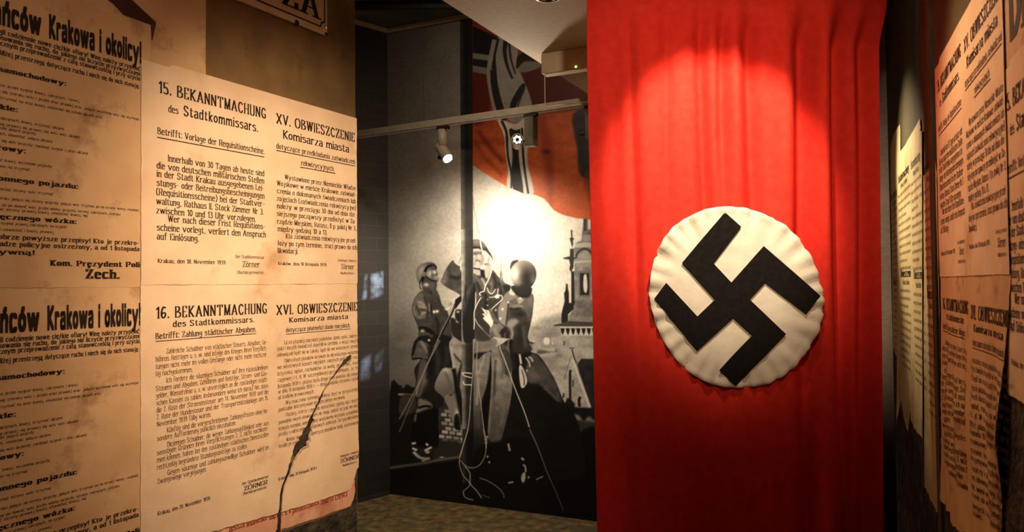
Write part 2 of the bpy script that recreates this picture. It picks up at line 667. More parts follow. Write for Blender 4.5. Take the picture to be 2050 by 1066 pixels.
# ------------------------------------------------------------------ what the notices say (text, x0, x1, y of baseline, cap height, style, part)
def frame(ox, oy, k):
    return lambda x, y: (ox + x / k, oy + y / k)
C3, C4 = frame(270, 100, 2.221), frame(270, 560, 2.106)
N15 = [
 ('15. BEKANNTMACHUNG', 98, 575, 190, .034, 'head', 'heading'), ('des', 142, 186, 277, .021, 'serif', 'subheading'),
 ('Stadtkommissars.', 210, 540, 293, .030, 'head', 'subheading'),
 ('Betrifft: Vorlage der Requisitionscheine.', 93, 568, 374, .019, 'serif', 'subject_line'),
 ('Innerhalb von 30 Tagen ab heute sind', 140, 567, 496, .019, 'serif', 'body_text'),
 ('die von deutschen militärischen Stellen', 90, 567, 527, .019, 'serif', 'body_text'),
 ('in der Stadt Krakau ausgegebenen Lei-', 90, 568, 564, .019, 'serif', 'body_text'),
 ('stungs- oder Beitreibungsbescheinigungen', 90, 569, 604, .019, 'serif', 'body_text'),
 ('(Requisitionsscheine) bei der Stadtver-', 88, 570, 645, .019, 'serif', 'body_text'),
 ('waltung, Rathaus II. Stock Zimmer Nr 3.', 88, 565, 686, .019, 'serif', 'body_text'),
 ('zwischen 10 und 13 Uhr vorzulegen.', 88, 530, 727, .019, 'serif', 'body_text'),
 ('Wer nach dieser Frist Requisitions-', 140, 573, 765, .019, 'serif', 'body_text'),
 ('scheine vorlegt, verliert den Anspruch', 90, 575, 803, .019, 'serif', 'body_text'),
 ('auf Einlösung.', 90, 277, 843, .019, 'serif', 'body_text'),
 ('Krakau, den 18. November 1939.', 94, 400, 947, .012, 'serif', 'date_line'),
 ('Der Stadtkommissar', 440, 568, 926, .010, 'light', 'signature'), ('Zörner', 472, 548, 966, .019, 'light', 'signature'),
 ('Oberbürgermeister.', 447, 568, 996, .010, 'light', 'signature'),
 ('XV. OBWIESZCZENIE', 622, 970, 326, .034, 'head', 'heading'), ('Komisarza miasta', 652, 945, 393, .028, 'serif', 'subheading'),
 ('dotyczące przedkładania zaświadczeń', 622, 972, 438, .018, 'serif', 'subject_line'),
 ('rekwizycyjnych.', 733, 880, 513, .018, 'serif', 'subject_line'),
 ('Wystawione przez Niemieckie Władze', 659, 975, 576, .017, 'serif', 'body_text'),
 ('Wojskowe w mieście Krakowie zaświad-', 624, 975, 603, .017, 'serif', 'body_text'),
 ('czenia o dokonanych świadczeniach lub', 624, 975, 637, .017, 'serif', 'body_text'),
 ('zajęciach (zaświadczenia rekwizycyjne)', 624, 976, 671, .017, 'serif', 'body_text'),
 ('należy w przeciągu 30 dni od dnia dzi-', 625, 977, 704, .017, 'serif', 'body_text'),
 ('siejszego począwszy przedłożyć w Za-', 625, 977, 738, .017, 'serif', 'body_text'),
 ('rządzie Miejskim, Ratusz, II p. pokój Nr 3,', 626, 978, 773, .017, 'serif', 'body_text'),
 ('między godziną 10 a 13.', 628, 848, 806, .017, 'serif', 'body_text'),
 ('Kto zaświadczenia rekwizycyjne przed-', 665, 978, 838, .017, 'serif', 'body_text'),
 ('łoży po tym terminie, traci prawo do ich', 628, 980, 870, .017, 'serif', 'body_text'),
 ('likwidacji.', 628, 720, 903, .017, 'serif', 'body_text'),
 ('Kraków, dnia 18 listopada 1939.', 630, 847, 957, .011, 'serif', 'date_line'),
 ('Komisarz miasta', 897, 976, 941, .009, 'light', 'signature'), ('Zörner', 910, 968, 975, .019, 'light', 'signature'),
 ('Nadburmistrz.', 908, 972, 998, .009, 'light', 'signature')]
R15 = [(92, 568, 392, .003), (622, 972, 450, .003), (728, 884, 524, .003)]
N16 = [
 ('16. BEKANNTMACHUNG', 82, 552, 164, .033, 'head', 'heading'), ('des Stadtkommissars.', 155, 497, 200, .018, 'head', 'subheading'),
 ('Betrifft: Zahlung städtischer Abgaben.', 82, 505, 251, .017, 'serif', 'subject_line'),
 ('Zahlreiche Schuldner von städtischen Steuern, Abgaben, Ge-', 127, 552, 312, .0145, 'light', 'body_text'),
 ('bühren, Beiträgen u. s. w. sind infolge des Krieges ihren Verpflich-', 82, 552, 346, .0145, 'light', 'body_text'),
 ('tungen nicht mehr im vollen Umfange oder nicht mehr rechtzei-', 82, 552, 377, .0145, 'light', 'body_text'),
 ('tig nachgekommen.', 82, 237, 407, .0145, 'light', 'body_text'),
 ('Ich fordere die säumigen Schuldner auf ihre rückständigen', 127, 555, 434, .0145, 'light', 'body_text'),
 ('Steuern und Abgaben, Gebühren und Beiträge, Strom- und Gas-', 84, 555, 470, .0145, 'light', 'body_text'),
 ('gelder, Wasserzinse u. s. w. unverzüglich an die zuständigen städti-', 84, 555, 500, .0145, 'light', 'body_text'),
 ('schen Kassen zu zahlen. Insbesondere weise ich darauf hin, dass', 85, 556, 531, .0145, 'light', 'body_text'),
 ('die 2. Rate der Strassensteuer am 14. November 1939 und die', 85, 557, 561, .0145, 'light', 'body_text'),
 ('2. Rate der Hundesteuer und der Transportmittelanlage am 15.', 86, 557, 591, .0145, 'light', 'body_text'),
 ('November 1939 fällig waren.', 87, 315, 620, .0145, 'light', 'body_text'),
 ('Künftig sind die vorgeschriebenen Zahlungsfristen ohne be-', 130, 558, 645, .0145, 'light', 'body_text'),
 ('sondere Aufforderung pünktlich einzuhalten.', 88, 420, 681, .0145, 'light', 'body_text'),
 ('Diejenigen Schuldner, die wegen Zahlungsunfähigkeit oder aus', 131, 558, 705, .0145, 'light', 'body_text'),
 ('sonstigen Gründen ihren Verpflichtungen z. Z. nicht nachkom-', 88, 559, 741, .0145, 'light', 'body_text'),
 ('men können, haben bei den zuständigen städtischen Dienststellen', 88, 559, 771, .0145, 'light', 'body_text'),
 ('rechtzeitig begründete Stundungsanträge zu stellen.', 88, 468, 802, .0145, 'light', 'body_text'),
 ('Gegen säumige und zahlungsunwillige Schuldner wird im', 132, 561, 824, .0145, 'light', 'body_text'),
 ('Zwangswege vorgegangen.', 89, 296, 862, .0145, 'light', 'body_text'),
 ('Krakau, den 20. November 1939.', 90, 313, 995, .011, 'serif', 'date_line'),
 ('Der Stadtkommissar', 447, 558, 867, .009, 'serif', 'signature'), ('ZÖRNER', 455, 553, 891, .014, 'serif', 'signature'),
 ('Oberbürgermeister.', 450, 553, 910, .009, 'serif', 'signature'),
 ('XVI. OBWIESZCZENIE', 592, 933, 149, .033, 'head', 'heading'), ('Komisarza miasta', 645, 893, 181, .017, 'head', 'subheading'),
 ('dotyczące płatności danin miejskich.', 632, 903, 222, .015, 'serif', 'subject_line'),
 ('Liczni płatnicy miejskich podatków, danin, opłat, należy-', 625, 935, 273, .013, 'light', 'body_text'),
 ('tości i innych świadczeń dopełnili w terminie, a wciąż swych', 595, 935, 300, .013, 'light', 'body_text'),
 ('zobowiązań bądź nie w całości, bądź nie we właściwym termie.', 595, 935, 326, .013, 'light', 'body_text'),
 ('Opieszałych płatników wzywam do niezwłocznego wpłacenia', 626, 936, 350, .013, 'light', 'body_text'),
 ('we właściwych kasach miejskich zaległych podatków i na-', 596, 936, 378, .013, 'light', 'body_text'),
 ('leżytości, opłat, rachunków za wodę, prąd i gaz, oraz', 596, 936, 405, .013, 'light', 'body_text'),
 ('cągowej i t. d. W szczególności przypominam, że 14', 597, 936, 431, .013, 'light', 'body_text'),
 ('listopada 1939 r. płatna była druga rata podatku ulicznego,', 597, 937, 458, .013, 'light', 'body_text'),
 ('w dniu 15 listopada 1939 r. — druga podatku od psów i opłat', 598, 937, 481, .013, 'light', 'body_text'),
 ('od środków przewozowych.', 598, 750, 506, .013, 'light', 'body_text'),
 ('Wyznaczone terminy winny być w przyszłości', 630, 937, 527, .013, 'light', 'body_text'),
 ('punktualnie dotrzymywane bez specjalnego wezwania.', 599, 880, 557, .013, 'light', 'body_text'),
 ('Płatnicy, którzy z powodu niemożności zapłaty lub z innych', 630, 938, 578, .013, 'light', 'body_text'),
 ('powodów swym obowiązkom nie mogą zadość uczynić we wła-', 600, 938, 610, .013, 'light', 'body_text'),
 ('ściwym terminie, winni wnieść właściwemu wydziału uzasadnione', 600, 938, 637, .013, 'light', 'body_text'),
 ('prośby o odroczenie do właściwych jednostek Zarządu Miejskiego.', 601, 938, 661, .013, 'light', 'body_text'),
 ('Wobec opornych i opornych płatników będą zastosowane', 632, 939, 683, .013, 'light', 'body_text'),
 ('środki przymusowe.', 602, 720, 711, .013, 'light', 'body_text'),
 ('Kraków, dnia 20 listopada 1939 r.', 600, 765, 848, .010, 'serif', 'date_line'),
 ('Komisarz miasta', 862, 935, 751, .009, 'serif', 'signature'), ('ZÖRNER', 862, 937, 775, .014, 'serif', 'signature'),
 ('Nadburmistrz.', 873, 930, 789, .008, 'serif', 'signature')]
R16 = [(82, 506, 263, .0022), (632, 904, 232, .002)]


def to_wall(lines, rules, C):
    L = []
    for t, x0, x1, y, cap, st, part in lines:
        s0, z = LW.sz(*C(x0, y))
        L.append((t, s0, LW.sz(*C(x1, y))[0], z, cap, st, part))
    U = []
    for x0, x1, y, h in rules:
        s0, z = LW.sz(*C(x0, y))
        U.append((s0, LW.sz(*C(x1, y))[0], z, h))
    return L, U
L15, U15 = to_wall(N15, R15, C3)
L16, U16 = to_wall(N16, R16, C4)


COLS = LW.sz(540, 400)[0]


def print_notice(sh, lines, rules, ds, dz, smax=9e9, zmin=-9e9):
    for t, s0, s1, z, cap, st, part in lines:
        if s1 + ds < smax and z + dz > zmin:
            sh.text((part, s0 > COLS, z if part == 'subject_line' else 0), t, s0 + ds, s1 + ds, z + dz, cap, st)
    for s0, s1, z, h in rules:
        if s1 + ds < smax:
            sh.rule(('underline', s0 > COLS), s0 + ds, s1 + ds, z + dz, h)


def LP(*pts):
    return [LW.sz(x, y) for x, y in pts]
def RP(*pts):
    return [RW.sz(x, y) for x, y in pts]


# ---- left wall: beige remnant at the very top, browned street notices, then the bilingual notices
a = LP((-60, -90), (411, -90))
b = LP((-60, 30), (300, 150), (411, 175))
sh = Sheet('paper_remnant', 'blank browned paper remnant with stains above the top bilingual notice', 'paper', LW, b[0][0], b[1][1], 0.0015, wav(3, .0012))
sh.paper(a, b, PAPER_OLD, 14, 14)
sh.flush()

sr, zr = LW.sz(278, 575)
dsp1 = wav(5, .0016)
street = Sheet('street_notice', 'browned street traffic notice at far left, upper of two, with huge black heading',
               'poster', LW, sr, zr, 0.003, dsp1, 'street traffic notices at the left edge')
sl = LW.sz(-110, 300)[0]
slp = LP((300, 50))[0]
street.paper([(sl - .03, slp[1] - .012), (slp[0] - .14, slp[1] - .005), (slp[0] - .1, slp[1]), (slp[0], slp[1])],
             [(sl - .03, zr), (slp[0], zr)], PAPER_OLD, 40, 40, jit=.001)
C1 = frame(0, 0, 1.9025)
def s_of(cx):
    return LW.sz(*C1(cx, 300))[0]
zK = LW.sz(*C1(180, 140))[1]
sk = s_of(180)
for t, x0, x1 in (('Krakowa i okolicy!', 182, 535),):
    street.text(('heading', 1), t, s_of(x0), s_of(x1), zK, .056, 'sans')
street.text(('heading', 0), 'Mieszkańców', s_of(152) - .235, s_of(152), zK, .056, 'sans')
s0 = sl
for t, cx, cy in (('Krakowscy podlegli codziennie nowe ciężkie ofiary! Winę należy przypisać', 530, 258),
                  ('nieszczęściom stosowania się ruchu, do jakiego nie liczycie przyzwyczajeni', 530, 284),
                  ('Jest również koniecznym przeprowadzenie z całą stanowczością i przy użyciu', 530, 311),
                  ('Niech wszyscy najbliżej przestrzegą dotyczące ruchu i niech się do nich stosują:', 528, 352),
                  ('Niech sobie dobrze powyższe przepisy! Kto je przekro-', 527, 934),
                  ('czy przez władze policyjne ostrzeżony, a od 1 listopada', 527, 957)):
    s1, z = LW.sz(*C1(cx, cy))
    z = {258: zK - .026, 284: zK - .0405, 311: zK - .055, 352: zK - .078}.get(cy, z)
    street.text('bold_text', t, s0, s1, z, .0115, 'bold')
s1, z = LW.sz(*C1(128, 972))
street.text('bold_text', 'grzywną!', s1 - .13, s1, z, .0115, 'bold')
for t, cx, cy in (('Ruch samochodowy:', 248, 328), ('Motocykle:', 65, 428), ('Ruch rowerowy:', 95, 585), ('Ruch konnego pojazdu:', 295, 720),
                  ('Ruch ręcznego wózka:', 288, 853)):
    s1, z = LW.sz(*C1(cx, cy))
    street.text('section_title', t, s1 - .0135 * len(t), s1, z, .0115, 'fat')
FILL = 'pojazdy jadące ulicami winny trzymać się prawej strony jezdni i zwalniać na zakrętach, wymijać z lewej, sygnał dawać wcześnie oraz oświetlać wóz po zmroku'.split()
seen = [LW.sz(*C1(*v))[1] for v in ((248, 328), (65, 428), (95, 585), (295, 720), (288, 853))]
for i, (cx, cy) in enumerate(((300, 392), (410, 416), (528, 460), (385, 453), (240, 497), (480, 548), (135, 515), (195, 545), (522, 601),
                              (330, 590), (195, 640), (280, 658), (110, 652), (200, 745), (315, 764), (525, 806), (385, 806), (455, 822),
                              (330, 827), (250, 870), (520, 892), (200, 890), (260, 430), (420, 440), (300, 528), (120, 470), (160, 625))):
    s1, z = LW.sz(*C1(cx, cy))
    r = random.Random(i)
    if any(abs(z - v) < .0098 for v in seen):
        continue
    seen.append(z)
    nchar, t = (s1 - s0) / .0052, ''
    while len(t) < nchar:
        t += r.choice(FILL) + ' '
    street.text('small_text', t.strip(), s0, s1, z, .0068, 'small')
s1, z = LW.sz(*C1(188, 1012))
street.text('signature', 'Kom. Prezydent Policji:', s1, LW.sz(*C1(575, 1012))[0], z, .0135, 'fat')
s1, z = LW.sz(*C1(322, 1061))
street.text('signature', 'Żech.', s1, LW.sz(*C1(453, 1061))[0], z, .024, 'fat')
street.flush()
z2 = LW.sz(*frame(0, 540, 2.0275)(403, 229))[1]
dup(street.root, LW.at(sr, zr + z2 - LW.sz(*C1(405, 202))[1], 0.002), LW.rot,
    'browned street traffic notice at far left, lower of two, beside the torn notice')

# shadowed gap above the upper street notice, put in as a dark sheet
dk = Sheet('gap_shade', 'dark brown sheet standing for the shaded gap above the upper street notice', 'paper', LW, slp[0], slp[1], 0.0062)
P = LP((205, -6), (250, -8), (308, 46), (302, 84), (300, 50), (246, 30), (226, 8))
vs = [dk.v(s, z, 0.001 + 0.004 * (i in (1, 2))) for i, (s, z) in enumerate(P)]
pyobj('paper', vs, [tuple(range(len(vs)))[::-1]], mat('dark_gap_shade', srgb(52, 22, 8), srgb(70, 32, 14), 20), dk.root)

# bilingual notice 15 (sharp) and 16 (torn)
sr, zr = LW.sz(279, 571)
d15 = wav(11, .0016)
n15 = Sheet('bilingual_notice', 'cream bilingual notice headed 15 on the left wall, directly above the torn notice', 'poster',
            LW, sr, zr, 0.0065, d15, 'bilingual notices headed 15')
zt = LW.sz(713, 238)[1]
zl = LW.sz(340, 130)[1]
n15.paper([(sr, LW.sz(279, 118)[1]), (LW.sz(336, 136)[0], LW.sz(336, 136)[1]), (LW.sz(339, 129)[0], zl), (-0.001, zt)], [(sr, zr), (-0.001, zr)], PAPER, 60, 40, jit=.0008)
print_notice(n15, L15, U15, 0, 0)
n15.flush()

d16a = wav(17, .0022, 1.5)
def d16(s, z):
    return d16a(s, z)
n16 = Sheet('torn_notice', 'cream bilingual notice headed 16 on the left wall, ripped along a long diagonal crack', 'poster',
            LW, sr, zr, 0.0045, d16, 'bilingual notices headed 16')
bt = LP((279, 1098), (420, 1066), (545, 1030), (640, 1002), (700, 980), (706, 966), (712, 940), (716, 935))
n16.paper([(sr, zr + .004), (-.002, zr + .004)], bt, PAPER, 70, 60, jit=.0012, jseed=4)
print_notice(n16, L16, U16, 0, 0)
n16.flush({'body_text': INK_FADED})
# the crack: exposed masonry with lifted paper lips
cr = [(905, 318, 4), (893, 332, 22), (878, 348, 20), (852, 378, 6), (818, 425, 3), (790, 470, 4), (768, 520, 9), (758, 538, 8), (746, 565, 6),
      (738, 590, 16), (724, 620, 20), (712, 655, 34), (694, 690, 40), (672, 722, 26), (655, 765, 10), (640, 815, 12), (620, 870, 8),
      (608, 930, 8), (604, 985, 10), (601, 1030, 12), (598, 1075, 14)]
rn = random.Random(9)
vs, fs, lips, lf = [], [], [], []
fine = []
for (x0, y0, w0), (x1, y1, w1) in zip(cr, cr[1:]):
    for k in range(3):
        t = k / 3
        fine.append((x0 + (x1 - x0) * t + rn.uniform(-2, 2), y0 + (y1 - y0) * t, (w0 + (w1 - w0) * t) * rn.uniform(.7, 1.2)))
for i, (x, y, wd) in enumerate(fine):
    l, r = LW.sz(*C4(x - wd / 2, y)), LW.sz(*C4(x + wd / 2, y + wd * .2))
    vs += [n16.v(*l, .0013), n16.v(*r, .0013)]
    lip = LW.sz(*C4(x + wd / 2 + 2 + wd * .25, y + wd * .3))
    lips += [n16.v(*r, .0016 + .0045 * min(1, wd / 18)), n16.v(*lip, .0012)]
for i in range(len(fine) - 1):
    fs.append((2 * i, 2 * i + 2, 2 * i + 3, 2 * i + 1))
tag(pyobj('tear', vs, fs, DEBRIS, n16.root), 'dark jagged rip showing masonry behind', None)
pyobj('torn_lip', lips, fs, PAPER, n16.root, True)

# pink strip with red letters under notice 16
tp = LP((400, 1062), (520, 1030), (640, 990), (700, 968), (710, 962))
bt = LP((400, 1120), (545, 1067), (640, 1036), (704, 1012), (710, 985))
pk = Sheet('pink_strip', 'pink paper strip with faded red lettering under the torn notice', 'poster', LW, bt[1][0], bt[1][1], 0.0015, wav(21, .0014, 1.4))
pk.paper(tp, bt, PAPER_PINK, 24, 6, jit=.0015, jseed=6)
for t, x0, x1 in (('deszcza', 395, 460), ('widowisko', 468, 555), ('oblężenie', 564, 622), ('sr. w', 630, 655), ('poniedziałek', 662, 775), ('dnia 22', 783, 836), ('czerwca', 842, 893)):
    l, r = LW.sz(*C4(x0, 1066 - (x0 - 400) * .30)), LW.sz(*C4(x1, 1066 - (x1 - 400) * .30))
    vs_, w_ = layout(t, 'bold')
    pk.text('red_text', t, l[0], r[0], (l[1] + r[1]) / 2 + .004, .022, 'bold', .001)
pk.flush({'red_text': INK_RED})
# exposed masonry patch low on the wall end
ex = LP((705, 985), (719, 940), (722, 1100), (560, 1120), (560, 1066), (640, 1040), (704, 1014))
bm = bmesh.new()
rr = random.Random(2)
bmv = [bm.verts.new(LW.at(min(s, -.003), z, .0005)) for s, z in ex]
bm.faces.new(bmv[::-1])
struct(obj('wall_left_patch', bm, DEBRIS))
bm = bmesh.new()
a0, z0 = LW.sz(700, 1012)
bm.faces.new([bm.verts.new(LW.at(s, z, .0007)) for s, z in ((-2.0, 0.0), (-.002, 0.0), (-.002, z0 - .07), (a0 - .16, z0 - .02), (-.6, .66), (-2.0, .62))])
struct(obj('wall_left_lower', bm, DEBRIS))

# enamel street sign
P = LP((652, -30), (470, 0), (645, 72))
srt = LW.sz(652, 30)[0]
zb = LW.sz(645, 72)[1]
sg = Sheet('street_sign', 'white enamel street name plate with black border screwed high on the brown wall', 'sign', LW, srt, zb, 0.004)
bm = bmesh.new()
bm_box(bm, -.72, 0, -.006, 0, 0, .36, .003)
obj('plate', bm, ENAMEL, sg.root)
bm = bmesh.new()
def bord(bm, x0, x1, z0, z1, t, r, y):
    out, inn = [], []
    for (cx, cz, a0) in ((x1, z0, 90), (x1, z1, 180), (x0, z1, 270), (x0, z0, 0)):
        for k in range(9):
            a = RAD({0: 90, 1: 180, 2: 270, 3: 360}[len(out) // 9] + (90 * k / 8 if True else 0))
            out.append((cx, cz, a))
    def ringpts(rad):
        pts = []
        for (cx, cz, s, e_) in ((x0, z0, 90, 0), (x1, z0, 180, 90), (x1, z1, 270, 180), (x0, z1, 360, 270)):
            for k in range(9):
                a = RAD(s + (e_ - s) * k / 8)
                pts.append((cx + rad * math.cos(a), cz + rad * math.sin(a)))
        return pts
    A_ = ringpts(r)
    # inner ring: shift towards the centre
    cxm, czm = (x0 + x1) / 2, (z0 + z1) / 2
    B_ = []
    for (x, z) in A_:
        B_.append((x + (t if x < cxm else -t), z + (t if z < czm else -t)))
    va = [bm.verts.new((x, y, z)) for x, z in A_]
    vb = [bm.verts.new((x, y, z)) for x, z in B_]
    n = len(va)
    for i in range(n):
        j = (i + 1) % n
        bm.faces.new((va[i], va[j], vb[j], vb[i]))
bord(bm, -.705, -.014, .026, .345, .0055, .022, -.0068)
obj('border', bm, INK_BLUE, sg.root)
l, r = LW.sz(598, 14), LW.sz(634, 40)
zl_ = LW.sz(620, 32)[1]
sg.text('lettering', 'ZA', LW.sz(561, 0)[0], LW.sz(634, 40)[0], zl_ , .095, 'sign', .0068)
sg.flush({'lettering': INK_BLUE})
bm = bmesh.new()
bm_lathe(bm, [(0, .004), (.005, .0035), (.006, 0)], 14, Matrix.Translation((-.014, -.006, .034)) @ Matrix.Rotation(math.pi / 2, 4, 'X'))
obj('screw', bm, CHROME, sg.root, True)
for (x, z, r) in ((-.008, .008, .008), (-.16, .006, .011)):
    bm = bmesh.new()
    bm_lathe(bm, [(0, .001), (r, .001), (r, 0)], 9, Matrix.Translation((x, -.006, z)) @ Matrix.Rotation(math.pi / 2, 4, 'X'))
    obj('rust_spot', bm, DARK, sg.root)

# ------------------------------------------------------------------ right wall papers
s15 = RW.sz(1880, 300)[0]
dup(n15.root, RW.at(s15, n15.zr, 0.006), RW.rot, 'orange-lit bilingual notice headed 15 on the right wall, nearest to the flag and whole', 'bilingual notices headed 15')
sN = RW.sz(2010, 400)[0]
zN = RW.sz(2010, 143)[1] - (zt - zr)
dup(n15.root, RW.at(sN, zN, 0.003), RW.rot, 'bilingual notice headed 15 cut off by the right edge of the photo', 'bilingual notices headed 15')
dsr = s15 - sr
def dR(s, z):
    k = max(0, min(1, (n15.zr - z) / .35))
    return d16a(s - dsr, z) * .6 + k * .006 * (1 + math.sin((s - s15) * 19 + 1.2 + z * 1.5)) + k * k * .006 * (1 + math.sin((s - s15) * 47 + z * 4))
wR = -sr
rt = Sheet('drooping_notice', 'rippled bilingual notice headed 16 on the right wall with ragged hanging bottom', 'poster', RW, s15, n15.zr, 0.004, dR, 'bilingual notices headed 16')
bt = [(s15, RW.sz(1886, 975)[1])] + RP((1897, 1004), (1915, 1035), (1932, 1062), (1960, 1080), (1990, 1090), (2012, 1075))
rt.paper([(s15, n15.zr + .004), (s15 + wR, n15.zr + .004)], bt, PAPER_OLD, 70, 60, jit=.003, jseed=3)
print_notice(rt, L16, U16, dsr, 0, zmin=.93)
rt.flush({'body_text': INK})
# dark rough wall right of it, brown sheet above the near notice
a0 = RP((2003, 860), (2080, 830), (2080, 1100), (2000, 1100))
bm = bmesh.new()
sA = RW.sz(1782, 700)[0]
bm.faces.new([bm.verts.new(RW.at(s, z, .0006)) for s, z in ((3.0, 0), (3.0, 1.32), (RW.sz(2012, 840)[0], 1.30), (RW.sz(1880, 900)[0], 1.08), (RW.sz(1790, 800)[0], 1.12), (RW.sz(1790, 800)[0], 0))])
struct(obj('wall_right_lower', bm, DEBRIS))
tb = Sheet('brown_sheet', 'orange-brown paper with black letters in the top right corner', 'poster', RW, RW.sz(2006, 100)[0], RW.sz(2006, 160)[1], 0.002, wav(31, .001))
q0, q1 = RW.sz(2006, 100)[0], RW.sz(2006, 100)[0] + .6
zq = RW.sz(2006, 160)[1]
tb.paper([(q0, zq + .5), (q1, zq + .5)], [(q0, zq), (q1, zq)], PAPER_OLD, 10, 10)
tb.text('heading', 'DIE', q0 + .085, q0 + .30, zq + .055, .10, 'fat')
tb.flush()
# far papers between flag and the orange-lit notice
def far(name, label, x0, x1, tops, bots, m, zoff, ds_from, lay):
    clampR = lambda L: [(max(s, sR + .03), z) for s, z in L]
    sF = max(RW.sz(x0, 400)[0], sR + .03)
    sh = Sheet(name, label, 'poster', RW, sF, RW.sz(x0, 700)[1], lay, wav(int(x0), .002), 'worn papers beyond the flag')
    sh.paper(clampR(RP(*tops)), clampR(RP(*bots)), m, 24, 40, jit=.004, jseed=int(x0))
    s1 = RW.sz(x1, 400)[0]
    kx = (s1 - sF)
    for i in range(26):
        z = zoff - .034 * i
        if i in (0, 13):
            sh.text(('heading', i), ('Bekanntmachung', 'Obwieszczenie')[i > 0], sF + kx * .12, s1 - kx * .1, z, .034, 'head')
        elif i in (1, 14):
            sh.text(('subheading', i), 'Krakau, Kraków', sF + kx * .3, s1 - kx * .25, z, .02, 'serif')
        else:
            r = random.Random(i * 7 + int(x0))
            t = ''
            while len(t) < kx / .011:
                t += r.choice(FILL) + ' '
            sh.text('body_text', t.strip(), sF + kx * .07, s1 - kx * (.05 + .3 * (i % 6 == 5)), z, .015, 'light')
    sh.flush({'body_text': INK_FADED})
far('worn_paper', 'yellowed torn paper farthest back, right against the red flag edge', 1784, 1799, ((1784, 300), (1790, 268), (1803, 248), (1804, 262)),
    ((1784, 690), (1790, 700), (1798, 720), (1804, 735)), PAPER_GREY, 1.92, 0, .002)
far('worn_paper', 'yellowed narrow paper with a torn peak, second back from the flag', 1799, 1827, ((1799, 310), (1815, 290), (1845, 236), (1846, 260), (1828, 300)),
    ((1797, 850), (1806, 800), (1812, 840), (1820, 868), (1828, 800)), PAPER_GREY, 1.96, 0, .004)
far('worn_paper', 'bright cream narrow paper with an underlined line, third back from the flag', 1827, 1851, ((1827, 330), (1840, 300), (1845, 262), (1850, 262)),
    ((1827, 840), (1838, 866), (1845, 870), (1851, 880)), PAPER_GREY, 1.95, 0, .006)
far('worn_paper', 'cream narrow paper beside the dark batten, touching the orange-lit notice', 1851, 1878, ((1851, 352), (1866, 330), (1873, 310), (1878, 345)),
    ((1853, 975), (1870, 1010), (1886, 1045), (1890, 1040)), PAPER_GREY, 1.88, 0, .003)


# ------------------------------------------------------------------ hanging flag
def sstep(a, b, x):
    t = max(0.0, min(1.0, (x - a) / (b - a)))
    return t * t * (3 - 2 * t)
tl, tr = on_y(1175, 0, FY), on_y(1779, 0, FY)
bl, br = on_y(1198, 1066, FY), on_y(1790, 1066, FY)
def edge(a, b, z):
    return a.x + (b.x - a.x) * (z - a.z) / (b.z - a.z)
CRE = [(.085, .035, .035, 1.75, .25), (.140, .020, .026, 1.45, .2), (.258, .024, .022, 1.85, .15), (.388, .026, .055, 1.75, .08), (.456, .026, .060, 1.95, .06),
       (.550, .036, .090, 1.75, .10), (.62, .03, .030, 1.85, .3), (.727, .040, .120, 1.35, .45), (.862, .042, .130, .9, .6), (.945, .032, .075, 1.0, .8)]
def fold(u, z):
    d = .010 * math.sin(u * 9 + .6) + .004 * math.sin(u * 23 + z * 1.3)
    for c, wd, A, zf, low in CRE:
        k = low + (1 - low) * sstep(zf - .35, zf + .25, z)
        c2 = c + .006 * math.sin(z * 2.2 + c * 30)
        d -= A * k * (1 - .8 * sstep(2.40, 2.56, z)) * math.exp(-((u - c2) / wd) ** 2)
    d -= (.07 * sstep(.80, 1.0, u) + .05 * sstep(.10, 0, u)) * (1 - .8 * sstep(2.40, 2.56, z))
    return d
flag = thing('hanging_flag', 'tall red flag with white disc and black emblem hanging from the ceiling', 'flag', (0, 0, 0))
flag.location = (edge(tl, bl, .06) + .55, FY, 0.06)
NU, NZ = 260, 150
vs, fs = [], []
def fpt(u, z, e=0.0):
    x0, x1 = edge(tl, bl, z), edge(tr, br, z)
    return (x0 + (x1 - x0) * u, FY - fold(u, z) - e, z)
for i in range(NU + 1):
    for j in range(NZ + 1):
        z = .06 + (SOFF - .012 - .06) * j / NZ
        vs.append(Vector(fpt(i / NU, z)) - flag.location)
for i in range(NU):
    for j in range(NZ):
        a = i * (NZ + 1) + j
        fs.append((a, a + NZ + 1, a + NZ + 2, a + 1))
cl = pyobj('cloth', vs, fs, RED, flag, True)
so = cl.modifiers.new('thickness', 'SOLIDIFY')
so.thickness, so.offset = .002, 1
bm = bmesh.new()
xa, xb = edge(tl, bl, SOFF) - .02, edge(tr, br, SOFF) + .02
bm_box(bm, xa, xb, FY - .015, FY + .02, SOFF - .016, SOFF - .001, .003)
bmesh.ops.translate(bm, vec=-flag.location, verts=bm.verts)
tag(obj('hanging_rail', bm, DARK, flag), 'dark rail under the ceiling', None)

CF = frame(1280, 390, 2.6)
disc = [(480, 57), (550, 62), (620, 80), (705, 118), (780, 168), (840, 228), (885, 295), (925, 375), (948, 445), (962, 510), (966, 565), (962, 625), (945, 685), (915, 760), (870, 838),
        (815, 905), (760, 950), (700, 982), (640, 1002), (580, 1010), (520, 1013), (455, 1008), (390, 996), (320, 965), (250, 920), (195, 862), (150, 800), (110, 730), (80, 660), (62, 590),
        (52, 520), (56, 440), (70, 368), (95, 292), (130, 226), (175, 170), (230, 130), (290, 98), (350, 72), (415, 60)]
D = [on_y(*CF(*p), FY - .03) for p in disc]
cx, cz = sum(p.x for p in D) / len(D), sum(p.z for p in D) / len(D)
n = len(D)
def base_y(x, z):
    x0, x1 = edge(tl, bl, z), edge(tr, br, z)
    u = (x - x0) / (x1 - x0)
    return FY - (.010 * math.sin(u * 9 + .6) + .002)
rr = random.Random(5)
puck = [rr.uniform(.2, 1) for _ in range(n * 2)]
